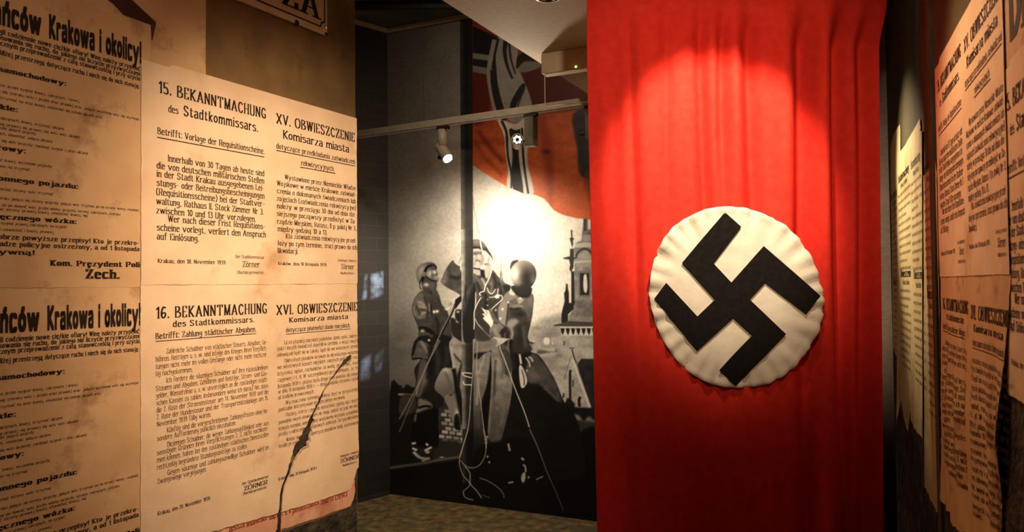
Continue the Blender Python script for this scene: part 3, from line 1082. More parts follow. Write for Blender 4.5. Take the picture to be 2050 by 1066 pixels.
def dpt(a, r, e=0.0):
    """point on the disc: a = outline index (float), r = 0..1"""
    i = int(a) % n
    t = a - int(a)
    p = D[i].lerp(D[(i + 1) % n], t)
    x, z = cx + (p.x - cx) * r, cz + (p.z - cz) * r
    pk = puck[int(a * 2) % (2 * n)]
    pu = .008 * max(0, (r - .72) / .28) * math.sin(a * 5.1 + 2 * pk * r) + .004 * max(0, (r - .5) / .5) * math.sin(a * 2.3 + 5 * r)
    wob = .003 * math.sin(x * 30 + z * 9) * r
    return Vector((x, base_y(x, z) - .012 - pu - wob - e, z))
vs, fs = [Vector((cx, base_y(cx, cz) - .012, cz)) - flag.location], []
NA, RS = n * 4, [.12, .25, .38, .5, .6, .7, .78, .84, .89, .93, .96, .98, .995]
for r in RS:
    for k in range(NA):
        vs.append(dpt(k / 4, r, .004 * math.exp(-((r - .965) / .022) ** 2)) - flag.location)
for k in range(NA):                       # turned-back rim
    p = dpt(k / 4, 1.0)
    vs.append(Vector((p.x, p.y + .002, p.z)) - flag.location)
for k in range(NA):
    p = dpt(k / 4, .992)
    vs.append(Vector((p.x, p.y + .011, p.z)) - flag.location)
for k in range(NA):
    fs.append((0, 1 + (k + 1) % NA, 1 + k))
for q in range(len(RS) + 1):
    for k in range(NA):
        a, b = 1 + q * NA + k, 1 + q * NA + (k + 1) % NA
        fs.append((a, b, b + NA, a + NA))
tag(pyobj('disc', vs, fs, CREAM, flag, True), 'white puckered cotton disc', None)
sw = [(452, 90), (538, 165), (393, 358), (487, 458), (655, 267), (942, 527), (868, 622), (662, 458), (582, 547), (768, 727),
      (510, 1000), (423, 918), (595, 735), (497, 643), (307, 815), (80, 542), (142, 460), (307, 636), (402, 547), (226, 355)]
# fine triangulation so that the felt follows the cloth
from mathutils.geometry import delaunay_2d_cdt
P2 = []
for p, q in zip(sw, sw[1:] + sw[:1]):
    for k in range(8):
        P2.append((p[0] + (q[0] - p[0]) * k / 8, p[1] + (q[1] - p[1]) * k / 8))
W = [on_y(*CF(*p), FY - .03) for p in P2]
pts2 = [Vector((p.x, p.z)) for p in W]
nb_ = len(pts2)
x_ = [p.x for p in pts2]
z_ = [p.y for p in pts2]
for i in range(30):
    for j in range(30):
        pts2.append(Vector((min(x_) + (max(x_) - min(x_)) * (i + .5) / 30, min(z_) + (max(z_) - min(z_)) * (j + .37) / 30)))
vo, eo, fo, *_r = delaunay_2d_cdt(pts2, [], [list(range(nb_))], 1, 1e-6)
bm = bmesh.new()
bv = [bm.verts.new((p.x, 0, p.y)) for p in vo]
for f in fo:
    bm.faces.new([bv[k] for k in f])
bmesh.ops.delete(bm, geom=[v for v in bm.verts if not v.link_faces], context='VERTS')
for v in bm.verts:
    wob = .003 * math.sin(v.co.x * 30 + v.co.z * 9)
    r_ = math.hypot(v.co.x - cx, v.co.z - cz) / .33
    v.co.y = base_y(v.co.x, v.co.z) - .012 - wob * min(1, r_) - .0085
bmesh.ops.recalc_face_normals(bm, faces=bm.faces[:])
if sum(f.normal.y for f in bm.faces) > 0:
    bmesh.ops.reverse_faces(bm, faces=bm.faces[:])
bmesh.ops.translate(bm, vec=-flag.location, verts=bm.verts)
em = obj('emblem', bm, BLACKCLOTH, flag)
so = em.modifiers.new('thickness', 'SOLIDIFY')
so.thickness, so.offset = .004, -1
tag(em, 'black felt hooked cross sewn on the disc', None)

# ------------------------------------------------------------------ track with lamps, exit sign, ceiling lamp
ZT = 2.46
t0, t1 = on_z(711, 277, ZT), on_z(1180, 211, ZT)
TW = Wall(t0, t1 - t0)
LT = (t1 - t0).length + 0.95
track = thing('lamp_track', 'grey ceiling lamp track on thin wires in front of the printed mural', 'lamp track', t0, TW.rot)
bm = bmesh.new()
bm_box(bm, -.3, LT, -.02, .02, -.002, .042, .003)
obj('rail', bm, LAMPGREY, track)
for s in (.55, 1.45):
    bm = bmesh.new()
    bm_lathe(bm, [(0, 0), (.0012, 0), (.0012, CEIL - ZT - .042), (0, CEIL - ZT - .042)], 8, Matrix.Translation((s, 0, .042)))
    if s < 1:
        obj('suspension_wire', bm, DARK, track)
    else:
        bm.free()
def track_s(px, py):
    return TW.sz(px, py)[0]
def adaptor(par, m=DARK):
    bm = bmesh.new()
    bm_box(bm, -.04, .04, -.018, .018, -.022, -.0025, .003)
    obj('adaptor', bm, m, par)
def head(par, piv, direction, L, r, ring):
    q = Vector(direction).to_track_quat('Z', 'Y').to_matrix().to_4x4()
    T = Matrix.Translation(piv) @ q
    bm = bmesh.new()
    bm_lathe(bm, [(0, -L * .5), (r * .86, -L * .5), (r, -L * .46), (r, -L * .12), (r * .97, -L * .1), (r, -L * .08), (r, L * .5), (r * .9, L * .5), (r * .86, L * .44), (0, L * .44)], 32, T)
    h = obj('lamp_head', bm, LAMPGREY, par, True)
    h.data.polygons.foreach_set('use_smooth', [False] * len(h.data.polygons))
    bm = bmesh.new()
    if ring:
        bm_lathe(bm, [(0, 0), (r * .84, 0), (r * .84, .001), (0, .001)], 24, T @ Matrix.Translation((0, 0, L * .445)))
        obj('lamp_face', bm, DARK, h)
        bm = bmesh.new()
        for k in range(7):
            a = TAU * k / 7
            bm_lathe(bm, [(0, .001), (r * .2, .0008), (r * .22, 0)], 12, T @ Matrix.Translation((r * .52 * math.cos(a), r * .52 * math.sin(a), L * .45)))
    else:
        bm_lathe(bm, [(0, .001), (r * .85, .001), (r * .85, 0)], 24, T @ Matrix.Translation((0, 0, L * .45)))
    obj('lamp_lens', bm, LED_WHITE, h)
    return h
# left lamp: tube body with a tilted head
sA = track_s(887, 262)
la = thing('track_spotlight', 'grey tube spotlight leftmost on the track, glowing head tilted down right', 'spotlight', TW.at(sA, ZT), TW.rot, 'spotlights on the lamp track')
adaptor(la)
bm = bmesh.new()
bm_lathe(bm, [(0, -.13), (.02, -.13), (.027, -.12), (.027, -.022), (0, -.022)], 28, Matrix.Translation((-.005, 0, 0)))
obj('body', bm, LAMPGREY, la, True)
HA = Vector((.62, -.22, -.72)).normalized()
head(la, (.005, -.002, -.158), HA, .12, .034, False)
bm = bmesh.new()
bm_box(bm, -.035, -.02, -.012, .012, -.20, -.178, .003)
obj('cooling_knob', bm, DARK, la)
# middle lamp: flat box with a side-mounted head that faces the passage
def box_lamp(s, label):
    t = thing('track_spotlight', label, 'spotlight', TW.at(s, ZT), TW.rot, 'spotlights on the lamp track')
    adaptor(t)
    bm = bmesh.new()
    bm_box(bm, -.028, .028, -.03, .03, -.185, -.022, .002)
    obj('driver_box', bm, LAMPDARK, t)
    bm = bmesh.new()
    bm_lathe(bm, [(0, 0), (.009, 0), (.009, .045), (0, .045)], 14, Matrix.Translation((-.026, 0, -.15)) @ Matrix.Rotation(-math.pi / 2, 4, 'Y'))
    obj('swivel_arm', bm, DARK, t)
    return t
sB = track_s(1063, 238)
lb = box_lamp(sB, 'grey box spotlight in the middle of the track with seven small lit lenses')
to_cam = (EYE + Vector((.0, 0, .95)) - TW.at(sB, ZT - .16)).normalized()
R3 = Matrix.Rotation(-TW.rot, 3, 'Z')
head(lb, (-.088, 0, -.15), R3 @ to_cam, .12, .034, True)
sC = track_s(1181, 216) + .012
lc = box_lamp(sC, 'grey box spotlight at the right end of the track, half behind the red flag')
head(lc, (.075, -.02, -.15), R3 @ Vector((-.1, -.75, .35)).normalized(), .11, .034, True)
# light of the track lamps on the mural
hot = MW.at(MW.sz(1085, 395)[0], MW.sz(1085, 395)[1])
pA = TW.at(sA + .05, ZT - .21, .0)
spot('track_light_left', pA, MW.at(.75, 1.05), 130, 140, 1.0, WHITE, .02)
pC = TW.at(sC + .05, ZT - .15, .0)
spot('track_light_right', pC, hot + Vector((-.08, 0, -.5)), 72, 120, 1.0, WHITE, .02)
# added unseen spot: its mask throws bluish patches standing in for reflections
def added_patch_light(loc, quads, power, col):
    c = Vector((0, 0, 0))
    W4 = [[NW.at(*NW.sz(*p)) for p in qd] for qd in quads]
    for qd in W4:
        for p in qd:
            c += p / (len(W4) * 4)
    o = spot('added_patch_light', loc, c, power, 40, 0.1, col, .004)
    d = o.data
    d.use_nodes = True
    t = d.node_tree
    em_ = t.nodes['Emission']
    tcn = t.nodes.new('ShaderNodeTexCoord')
    sp = t.nodes.new('ShaderNodeSeparateXYZ')
    t.links.new(tcn.outputs['Normal'], sp.inputs[0])
    def mth(op, a, b):
        n_ = t.nodes.new('ShaderNodeMath')
        n_.operation = op
        for k, v in enumerate((a, b)):
            if isinstance(v, (int, float)):
                n_.inputs[k].default_value = v
            else:
                t.links.new(v, n_.inputs[k])
        return n_.outputs[0]
    az = mth('ABSOLUTE', sp.outputs['Z'], 0)
    gx, gy = mth('DIVIDE', sp.outputs['X'], az), mth('DIVIDE', sp.outputs['Y'], az)
    inv = (Vector(c) - Vector(loc)).to_track_quat('-Z', 'Y').to_matrix().inverted()
    total = None
    for qd in W4:
        P = [inv @ (p - Vector(loc)) for p in qd]
        P = [(p.x / abs(p.z), p.y / abs(p.z)) for p in P]
        mx_, my_ = sum(p[0] for p in P) / 4, sum(p[1] for p in P) / 4
        acc = None
        for (ax, ay), (bx, by) in zip(P, P[1:] + P[:1]):
            ex, ey = bx - ax, by - ay
            l = math.hypot(ex, ey)
            nx_, ny_ = -ey / l, ex / l
            k = nx_ * ax + ny_ * ay
            sg_ = 1 if nx_ * mx_ + ny_ * my_ > k else -1
            v = mth('ADD', mth('ADD', mth('MULTIPLY', gx, nx_ * sg_), mth('MULTIPLY', gy, ny_ * sg_)), -k * sg_)
            v = mth('MINIMUM', mth('MAXIMUM', mth('MULTIPLY', v, 90.0), 0.0), 1.0)
            acc = v if acc is None else mth('MULTIPLY', acc, v)
        total = acc if total is None else mth('MAXIMUM', total, acc)
    nz_ = t.nodes.new('ShaderNodeTexNoise')
    nz_.inputs['Scale'].default_value = 26
    t.links.new(tcn.outputs['Normal'], nz_.inputs['Vector'])
    total = mth('MULTIPLY', total, mth('MAXIMUM', mth('MULTIPLY', mth('SUBTRACT', nz_.outputs['Fac'], .30), 3.0), .12))
    t.links.new(total, em_.inputs['Strength'])
added_patch_light((.05, 4.3, 2.3), [[(730, 545), (738, 545), (736, 600), (723, 603)], [(740, 548), (769, 540), (769, 594), (740, 602)],
                             [(719, 722), (746, 702), (744, 760), (719, 768)], [(748, 712), (770, 695), (766, 742), (748, 752)]], 1100, (.62, .78, 1.0))
pB = TW.at(sB - .088, ZT - .10, .09)
spot('track_light_middle', pB, (.05, 0, 2.35), 26, 120, 1.0, WHITE, .03)

# exit sign: white box under the lowered ceiling with a clear pane below
q0, q1 = on_z(1083, 107, SOFF), on_z(1180, 92, SOFF)
EW = Wall(q0, q1 - q0)
LE = .33
es = thing('exit_sign', 'white ceiling sign box with green light and clear pane hanging below', 'sign', (q0.x, q0.y, SOFF), EW.rot)
bm = bmesh.new()
bm_box(bm, 0, LE, 0, .07, -.098, -.001, .003)
obj('housing', bm, WHITEPAINT, es)
bm = bmesh.new()
bm_box(bm, .012, LE - .012, .015, .021, -.252, -.099, .0008)
obj('pane', bm, ACRYL, es)
bm = bmesh.new()
bm_box(bm, .010, LE - .010, .0145, .0215, -.2545, -.252, 0)
bm_box(bm, .010, .0125, .0145, .0215, -.2545, -.098, 0)
bm_box(bm, LE - .0125, LE - .010, .0145, .0215, -.2545, -.098, 0)
obj('pane_edge', bm, mat('frosted_edge', srgb(225, 215, 200), None, rough=.3), es)
bm = bmesh.new()
sl_ = EW.sz(1153, 137)[0]
bmesh.ops.create_icosphere(bm, subdivisions=2, radius=.0042, matrix=Matrix.Translation((sl_, -.001, -.088)))
tag(obj('indicator_light', bm, LED_GREEN, es, True), 'small green light', None)

dl = on_z(1098, -12, SOFF)
d_ = thing('recessed_downlight', 'round chrome recessed ceiling lamp at the top edge, unlit', 'ceiling light', dl)
bm = bmesh.new()
bm_lathe(bm, [(.036, -.001), (.038, -.012), (.046, -.016), (.056, -.012), (.06, -.001)], 40)
obj('trim_ring', bm, CHROME, d_, True)
bm = bmesh.new()
bm_lathe(bm, [(0, -.014), (.02, -.0135), (.04, -.009)], 32)
obj('lens', bm, mat('dark_lamp_glass', srgb(70, 50, 34), None, rough=.2, spec=.6), d_, True)


# ------------------------------------------------------------------ printed photograph on the end wall (a flat print, painted vertex by vertex)
CELL = .0042
sVis = MW.sz(1215, 600)[0]
us = np.concatenate([np.arange(0.001, sVis, CELL), np.arange(sVis, sM - .002, .02), [sM - .002]])
zs = np.arange(0.004, CEIL - .032, CELL)
U, Z = np.meshgrid(us, zs, indexing='ij')
WX, WY = MW.p.x + MW.x.x * U, MW.p.y + MW.x.y * U
Mi = np.array(CM.inverted())
dx, dy, dz = WX - EYE.x, WY - EYE.y, Z - EYE.z
c0 = Mi[0, 0] * dx + Mi[0, 1] * dy + Mi[0, 2] * dz
c1_ = Mi[1, 0] * dx + Mi[1, 1] * dy + Mi[1, 2] * dz
c2_ = Mi[2, 0] * dx + Mi[2, 1] * dy + Mi[2, 2] * dz
X = IW / 2 - F * c0 / c2_
Y = IH / 2 + F * c1_ / c2_
IMG = np.zeros(X.shape + (3,))
LAB = np.zeros(X.shape, int)
TINT = np.array([1.0, .965, .90])
rng = np.random.default_rng(3)


def vnoise(fx, fy, seed):
    r = np.random.default_rng(seed).random((64, 64))
    a, b = X * fx, Y * fy
    i, j = np.floor(a).astype(int), np.floor(b).astype(int)
    u, v = a - i, b - j
    u, v = u * u * (3 - 2 * u), v * v * (3 - 2 * v)
    g = lambda p, q: r[p % 64, q % 64]
    return (g(i, j) * (1 - u) + g(i + 1, j) * u) * (1 - v) + (g(i, j + 1) * (1 - u) + g(i + 1, j + 1) * u) * v
NZ1, NZ2, NZ3 = vnoise(1 / 40, 1 / 30, 1), vnoise(1 / 14, 1 / 9, 2), vnoise(1 / 4, 1 / 4, 4)


def colr(c):
    return np.array(c) if isinstance(c, (tuple, list)) else np.array([c] * 3) * TINT


def cover(pts, soft):
    P = np.array(pts, float)
    x0, y0 = P.min(0) - 3 * soft - 2
    x1, y1 = P.max(0) + 3 * soft + 2
    m = (X > x0) & (X < x1) & (Y > y0) & (Y < y1)
    x, y = X[m], Y[m]
    ins = np.zeros(x.shape, bool)
    d2 = np.full(x.shape, 1e9)
    for (ax, ay), (bx, by) in zip(P, np.roll(P, -1, 0)):
        c = (ay > y) != (by > y)
        if ay != by:
            ins ^= c & (x < (bx - ax) * (y - ay) / (by - ay) + ax)
        ex, ey = bx - ax, by - ay
        t = np.clip(((x - ax) * ex + (y - ay) * ey) / (ex * ex + ey * ey + 1e-9), 0, 1)
        d2 = np.minimum(d2, (x - ax - t * ex) ** 2 + (y - ay - t * ey) ** 2)
    d = np.sqrt(d2) * np.where(ins, 1, -1)
    return m, np.clip(.5 + d / (2 * soft), 0, 1)


def smooth_pts(pts, n=4):
    return catmull([tuple(p) for p in pts] + [tuple(pts[0])], n)[:-1]


def fill(pts, c, soft=.9, lab=None, to=None, sm=True, a=1.0, tex=0.0, only=None):
    """polygon; to = (x0, y0, x1, y1, c2) shades from c to c2 along a line"""
    if sm:
        pts = smooth_pts(pts)
    m, k = cover(pts, soft)
    if only is not None:
        k = k * (LAB[m] == only)
    col = np.ones(k.shape + (1,)) * colr(c)
    if to:
        ax, ay, bx, by, c2 = to
        t = np.clip(((X[m] - ax) * (bx - ax) + (Y[m] - ay) * (by - ay)) / ((bx - ax) ** 2 + (by - ay) ** 2), 0, 1)[:, None]
        t = t * t * (3 - 2 * t)
        col = col * (1 - t) + colr(c2) * t
    if tex:
        col = col * (1 + tex * (NZ2[m] - .5) + tex * .3 * (NZ3[m] - .5))[:, None]
    ka = (k * a)[:, None]
    IMG[m] = IMG[m] * (1 - ka) + col * ka
    if lab is not None:
        L = LAB[m]
        L[k > .5] = lab
        LAB[m] = L


def blob(cx, cy, rx, ry, c, a=1.0, rot=0, only=None):
    r = max(rx, ry) * 2.2
    m = (abs(X - cx) < r) & (abs(Y - cy) < r)
    cs, sn = math.cos(RAD(rot)), math.sin(RAD(rot))
    u, v = (X[m] - cx) * cs + (Y[m] - cy) * sn, -(X[m] - cx) * sn + (Y[m] - cy) * cs
    k = a * np.exp(-((u / rx) ** 2 + (v / ry) ** 2) * 1.2)
    if only is not None:
        k = k * (LAB[m] == only)
    IMG[m] = IMG[m] * (1 - k[:, None]) + colr(c) * k[:, None]


def stroke(pts, wd, c, lab=None, a=1.0, sm=True, soft=.7, w2=None, only=None):
    if sm and len(pts) > 2:
        pts = catmull([tuple(p) for p in pts], 5)
    L, R = [], []
    n = len(pts)
    for i, p in enumerate(pts):
        q0, q1_ = pts[max(0, i - 1)], pts[min(n - 1, i + 1)]
        ex, ey = q1_[0] - q0[0], q1_[1] - q0[1]
        l = math.hypot(ex, ey) + 1e-9
        h = (wd + ((w2 if w2 is not None else wd) - wd) * i / max(1, n - 1)) / 2
        L.append((p[0] - ey / l * h, p[1] + ex / l * h))
        R.append((p[0] + ey / l * h, p[1] - ex / l * h))
    fill(L + R[::-1], c, soft, lab, sm=False, a=a, only=only)


def fr(ox, oy, k):
    return lambda *p: [(ox + x / k, oy + y / k) for x, y in p]
c1, c2, c3 = fr(810, 500, 5.33), fr(880, 460, 5.33), fr(960, 500, 5.33)
c4, c5, c6, c7, c8 = fr(800, 680, 4.263), fr(900, 680, 4.263), fr(1000, 680, 4.265), fr(1090, 420, 3.81), fr(920, 40, 2.54)
c9 = fr(780, 860, 4.88)

# sky and far city
yk = [-200, 0, 200, 300, 400, 500, 600, 680, 740, 790, 830, 880, 940, 1100]
lft = [.40, .40, .43, .48, .56, .58, .55, .43, .33, .25, .13, .07, .035, .02]
rgt = [.45, .46, .60, .76, .90, .92, .88, .74, .58, .42, .30, .12, .05, .02]  # right side raised: broad lamp glow painted into the sky tone
a_, b_ = np.interp(Y, yk, lft), np.interp(Y, yk, rgt)
t_ = np.clip((X - 800) / 260, 0, 1)
base = a_ * (1 - t_) + b_ * t_
base = base * (1 + .10 * (NZ1 - .5) + .05 * (NZ3 - .5))
IMG[:] = base[..., None] * TINT
blob(800, 700, 40, 60, .22, .5)
blob(808, 690, 18, 10, .45, .5)
blob(812, 650, 24, 30, .34, .4)
blob(803, 745, 24, 26, .36, .5)
fill([(780, 790), (800, 772), (808, 778), (815, 770), (826, 776), (840, 774), (860, 778), (860, 1100), (780, 1100)], .06, 1.5)
fill(c4((0, 460), (130, 470), (130, 485), (0, 478)), .42, 1)
fill(c4((20, 480), (140, 490), (120, 620), (0, 640)), .16, 2)
fill([(1080, 640), (1215, 640), (1215, 720), (1060, 720)], .55, 6, a=.8, tex=.3)
blob(1100, 672, 22, 14, .42, .7)
fill(c6((380, -10), (425, -10), (425, 40), (385, 40)), .80, 1)
fill(c6((445, -5), (465, -5), (465, 40), (448, 40)), .72, 1)
fill(c6((340, 90), (460, 105), (500, 80), (540, 110), (545, 138), (340, 128)), .30, 2)
fill(c6((330, 132), (920, 138), (920, 560), (560, 560), (440, 330)), .56, 2, tex=.35)
blob(1100, 725, 14, 22, .44, .6, 20)
fill(c6((470, -20), (920, -20), (920, 135), (530, 120), (500, 60)), .60, 2, tex=.2)
fill(c6((530, 18), (920, 24), (920, 52), (530, 45)), .72, 1, sm=False)
# tower (label 6)
fill(c7((300, 60), (420, 60), (420, 180), (290, 170)), .45, 1, 6, sm=False)
fill(c7((300, 70), (322, 70), (322, 165), (300, 165)), .25, 1, 6, sm=False)
fill(c7((332, 75), (356, 75), (356, 150), (332, 150)), .86, 1, sm=False)
fill(c7((290, 165), (420, 165), (420, 260), (235, 265), (250, 250), (282, 235)), .50, 1, 6, sm=False, tex=.4)
blob(*c7((350, 180))[0], 14, 4, .25, .8, only=6)
fill(c7((235, 262), (300, 252), (420, 258), (420, 290), (228, 292)), .72, 1, 6, sm=False)
fill(c7((228, 290), (420, 285), (420, 350), (228, 350)), .46, 1, 6, sm=False, tex=.3)
fill(c7((232, 365), (240, 330), (275, 300), (315, 292), (355, 310), (385, 350), (420, 370), (420, 400), (232, 400)), .55, 1, 6, tex=.2)
stroke(c7((240, 372), (252, 335), (285, 305), (315, 300), (345, 315), (370, 350), (384, 378)), 5, .24, 6)
fill(c7((275, 372), (290, 330), (318, 318), (340, 335), (358, 375)), .62, 1, 6)
fill(c7((228, 392), (420, 378), (420, 405), (228, 412)), .70, 1, 6, sm=False)
fill(c7((230, 410), (420, 402), (420, 700), (230, 720)), .52, 1, 6, sm=False, tex=.35)
fill(c7((262, 470), (350, 470), (350, 665), (262, 665)), .42, 1.2, 6, sm=False)
fill(c7((272, 486), (342, 486), (342, 652), (272, 652)), .13, 1, 6, sm=False)
fill(c7((300, 510), (318, 495), (328, 560), (325, 620), (312, 635), (298, 600)), .88, 1)
fill(c7((365, 420), (400, 420), (400, 680), (365, 690)), .40, 2, 6, sm=False, a=.6)
fill(c7((228, 700), (420, 685), (420, 865), (185, 865), (195, 800), (215, 770)), .44, 1, 6, sm=False, tex=.4)
fill(c7((205, 470), (228, 470), (232, 720), (205, 740)), .14, 1, 6, sm=False)
fill(c7((195, 300), (226, 298), (226, 360), (238, 372), (225, 382), (222, 440), (205, 478), (190, 455), (197, 420), (188, 382), (150, 376), (142, 368), (195, 356)), .18, 1, 6, sm=False)
fill(c7((202, 155), (214, 155), (214, 210), (228, 222), (218, 240), (220, 265), (212, 292), (204, 265), (198, 240), (192, 222), (204, 210)), .22, .8, 6, sm=False)
fill(c7((165, 565), (178, 570), (180, 600), (188, 640), (188, 710), (225, 720), (222, 760), (180, 800), (180, 865), (130, 865), (130, 800), (140, 755), (155, 700), (150, 640), (162, 615)), .12, 1, 6, sm=False)
fill(c7((70, 880), (130, 868), (180, 850), (420, 862), (420, 895), (75, 890)), .24, 1, 6, sm=False)
fill(c7((120, 895), (420, 892), (420, 962), (130, 965)), .74, 1, 6, sm=False)
for k in range(8):
    x = 122 + k * 40
    fill(c7((x, 905), (x + 32, 905), (x + 30, 930), (x + 20, 958), (x + 8, 940)), .10, .8, 6, sm=False)
fill(c7((125, 962), (420, 960), (420, 1080), (125, 1070)), .60, 1, 6, sm=False, tex=.2)
fill(c7((148, 1005), (155, 1005), (155, 1035), (148, 1035)), .2, .8)
# gabled church, dark roof, bushes
fill(c6((660, 215), (700, 165), (920, 170), (920, 640), (790, 600)), .13, 1.5, sm=False, tex=.5)
fill(c6((612, 135), (640, 190), (775, 590), (550, 545), (545, 480)), .58, 1, sm=False, tex=.25)
stroke(c6((625, 170), (700, 380), (775, 585)), 4, .72, sm=False)
stroke(c6((620, 85), (640, 160), (660, 205)), 2.4, .10)
stroke(c6((600, 75), (640, 75)), 2, .15, sm=False)
stroke(c6((612, 140), (580, 250), (550, 340)), 1, .3, sm=False)
stroke(c6((605, 540), (603, 300), (612, 262)), 5, .12)
stroke(c6((628, 350), (628, 405)), 2.4, .15, sm=False)
stroke(c6((685, 575), (680, 520), (692, 490)), 6, .12)
stroke(c6((545, 500), (550, 460)), 4, .2, sm=False)
fill(c6((560, 550), (640, 545), (650, 580), (760, 585), (920, 620), (920, 1200), (560, 1200)), .08, 2, tex=.5)
fill(c6((625, 640), (680, 650), (720, 700), (760, 660), (820, 690), (920, 660), (920, 700), (800, 720), (720, 712), (660, 690)), .42, 3)
fill(c6((640, 700), (920, 730), (920, 850), (690, 830)), .16, 4)
stroke(c6((700, 832), (780, 830), (920, 815)), 4, .55, soft=2)
fill(c6((660, 850), (920, 845), (920, 1700), (600, 1700)), .03, 3)

# brick kerb and dark ground
fill(c4((350, 560), (430, 585), (560, 800), (560, 900), (330, 870)), .14, 1, tex=.3)
for r in range(8):
    for q in range(5):
        x = 322 + q * 62 + (31 if r % 2 else 0) + r * 2
        y = 590 + r * 37 + q * 8
        if 330 < x < 330 + 210 and y < 900:
            g = .40 + .16 * rng.random()
            fill(c4((x, y), (x + 50, y + 5), (x + 50, y + 32), (x, y + 27)), g, .9, sm=False)
fill(c4((330, 870), (560, 890), (600, 1066), (300, 1040)), .12, 4)
stroke(c9((0, 382), (150, 360), (330, 335), (500, 300), (690, 272)), 5, .30, soft=2.5)
fill(c9((0, 395), (690, 290), (900, 300), (2000, 300), (2000, 900), (0, 900)), .028, 4, sm=False)

# banner on the pole (label 1)
ORA = (.80, .38, .19)
fill(c8((50, -260), (800, -260), (900, 1000), (711, 1015), (600, 1010), (520, 990), (480, 968), (458, 940), (430, 910), (385, 890), (330, 885), (245, 850), (180, 812), (110, 768), (60, 732)),
     (.52, .20, .11), 1, 1, to=(1000, 150, 1060, 330, ORA), sm=False, tex=.12)
fill(c8((300, 260), (720, 250), (720, 420), (380, 470), (350, 380)), (.30, .085, .06), 5, only=1)
fill(c8((70, 270), (150, 270), (150, 480), (70, 520)), (.34, .12, .08), 4, only=1)
fill(c8((390, 470), (430, 470), (480, 700), (470, 980), (455, 930), (430, 720)), (.50, .18, .09), 6, only=1, a=.55)
stroke(c8((90, 560), (150, 640), (225, 725)), 9, (.42, .14, .08), a=.7, soft=4, only=1)
stroke(c8((75, 600), (120, 690), (220, 790)), 6, (.50, .17, .08), a=.6, soft=4, only=1)
blob(*c8((440, 670))[0], 10, 6, (.30, .09, .05), .8, only=1)
blob(*c8((580, 900))[0], 40, 26, (.84, .40, .20), .5, only=1)
fill(c8((578, 480), (700, 470), (760, 790), (620, 795), (600, 660)), .20, 3, only=1, tex=.3)
fill(c8((640, 780), (760, 780), (760, 1020), (690, 1000)), (.50, .24, .15), 6, only=1, a=.7)
WHT = .80
# disc with drapery
fill(c8((195, 95), (330, 120), (400, 60), (420, -80), (250, -80)), .50, 1, only=1, sm=False)
fill(c8((68, 30), (192, 88), (165, 182), (68, 172)), .10, 1, only=1, sm=False)
fill(c8((68, 168), (168, 182), (168, 212), (68, 200)), .50, 1, only=1, sm=False)
fill(c8((68, 196), (172, 212), (174, 252), (68, 232)), .12, 1, only=1, sm=False)
fill(c8((68, 232), (168, 250), (160, 282), (68, 264)), .46, 1, only=1, sm=False)
fill(c8((196, 96), (182, 180), (186, 270), (196, 340), (218, 425), (245, 500), (280, 525), (335, 495), (368, 440), (352, 370), (330, 315), (305, 255), (292, 200), (295, 140), (240, 100)), .56, 1.2, only=1, tex=.1)
stroke(c8((196, 96), (178, 180), (182, 270), (190, 340), (212, 430), (240, 505)), 6, .12, only=1)
stroke(c8((178, 100), (160, 190), (150, 260), (155, 330), (175, 430), (200, 512)), 9, WHT * .7, only=1)
stroke(c8((168, 255), (172, 330), (192, 430), (225, 515)), 9, .12, only=1)
fill(c8((332, 325), (306, 340), (258, 428), (272, 475), (296, 420), (330, 362)), .11, 1, only=1)
stroke(c8((236, 105), (230, 160), (242, 230), (270, 300)), 10, .13, only=1, w2=4)
stroke(c8((252, 110), (262, 200), (285, 275)), 5, .16, only=1, w2=3)
stroke(c8((322, 370), (300, 430), (282, 490)), 3, .2, only=1)
fill(c8((300, 182), (345, 165), (395, 208), (330, 210), (292, 250), (290, 215)), .10, 1.2, only=1)
fill(c8((300, 252), (330, 215), (410, 218), (400, 245), (330, 268)), .45, 1.4, only=1)
stroke(c8((335, 470), (370, 445), (390, 435)), 7, .14, only=1)
# vertical stripes below the disc
fill(c8((196, 505), (225, 585), (236, 690), (247, 770), (243, 852), (300, 880), (374, 888), (368, 820), (352, 760), (345, 690), (352, 640), (392, 560), (385, 500), (330, 500), (280, 530)), WHT, 1, only=1)
stroke(c8((214, 512), (238, 570), (243, 640), (247, 700), (263, 780), (263, 862)), 5.5, .13, only=1, w2=3)
fill(c8((254, 556), (308, 556), (302, 640), (304, 720), (325, 880), (278, 868), (262, 795), (270, 700), (264, 620)), .15, 1, only=1, tex=.2)
stroke(c8((318, 550), (322, 650), (330, 750), (350, 884)), 4.5, .14, only=1)
stroke(c8((340, 520), (345, 560), (338, 640)), 2.2, .14, only=1)
stroke(c8((250, 530), (290, 552), (330, 515)), 7, WHT, only=1)

# left figure (label 3)
fill(c1((190, 440), (275, 415), (340, 430), (375, 500), (400, 590), (450, 640), (470, 700), (490, 800), (505, 900), (505, 1090), (130, 1090), (140, 980), (150, 850), (108, 740), (78, 640), (100, 540), (140, 475)), .21, 1, 3, tex=.3)
fill(c4((160, -20), (440, -20), (452, 200), (450, 245), (368, 250), (300, 410), (378, 470), (376, 560), (332, 620), (335, 900), (280, 960), (130, 985), (100, 800), (130, 640), (160, 500), (130, 480), (140, 350), (128, 255), (178, 170), (102, 165)), .09, 1, 3, tex=.3)
fill(c4((165, 10), (262, 60), (240, 165), (175, 158), (104, 166), (130, 110)), .30, 1.2, 3, tex=.3)
stroke(c4((180, 20), (215, 60), (245, 110)), 6, .45, soft=2.5, only=3)
stroke(c4((105, 166), (175, 160), (240, 178)), 2.5, .04, only=3)
fill(c4((180, 180), (232, 190), (220, 340), (185, 480), (130, 480), (150, 350)), .26, 2, only=3)
fill(c4((128, 240), (150, 190), (165, 220), (150, 275), (132, 275)), .10, 1.5, only=3)
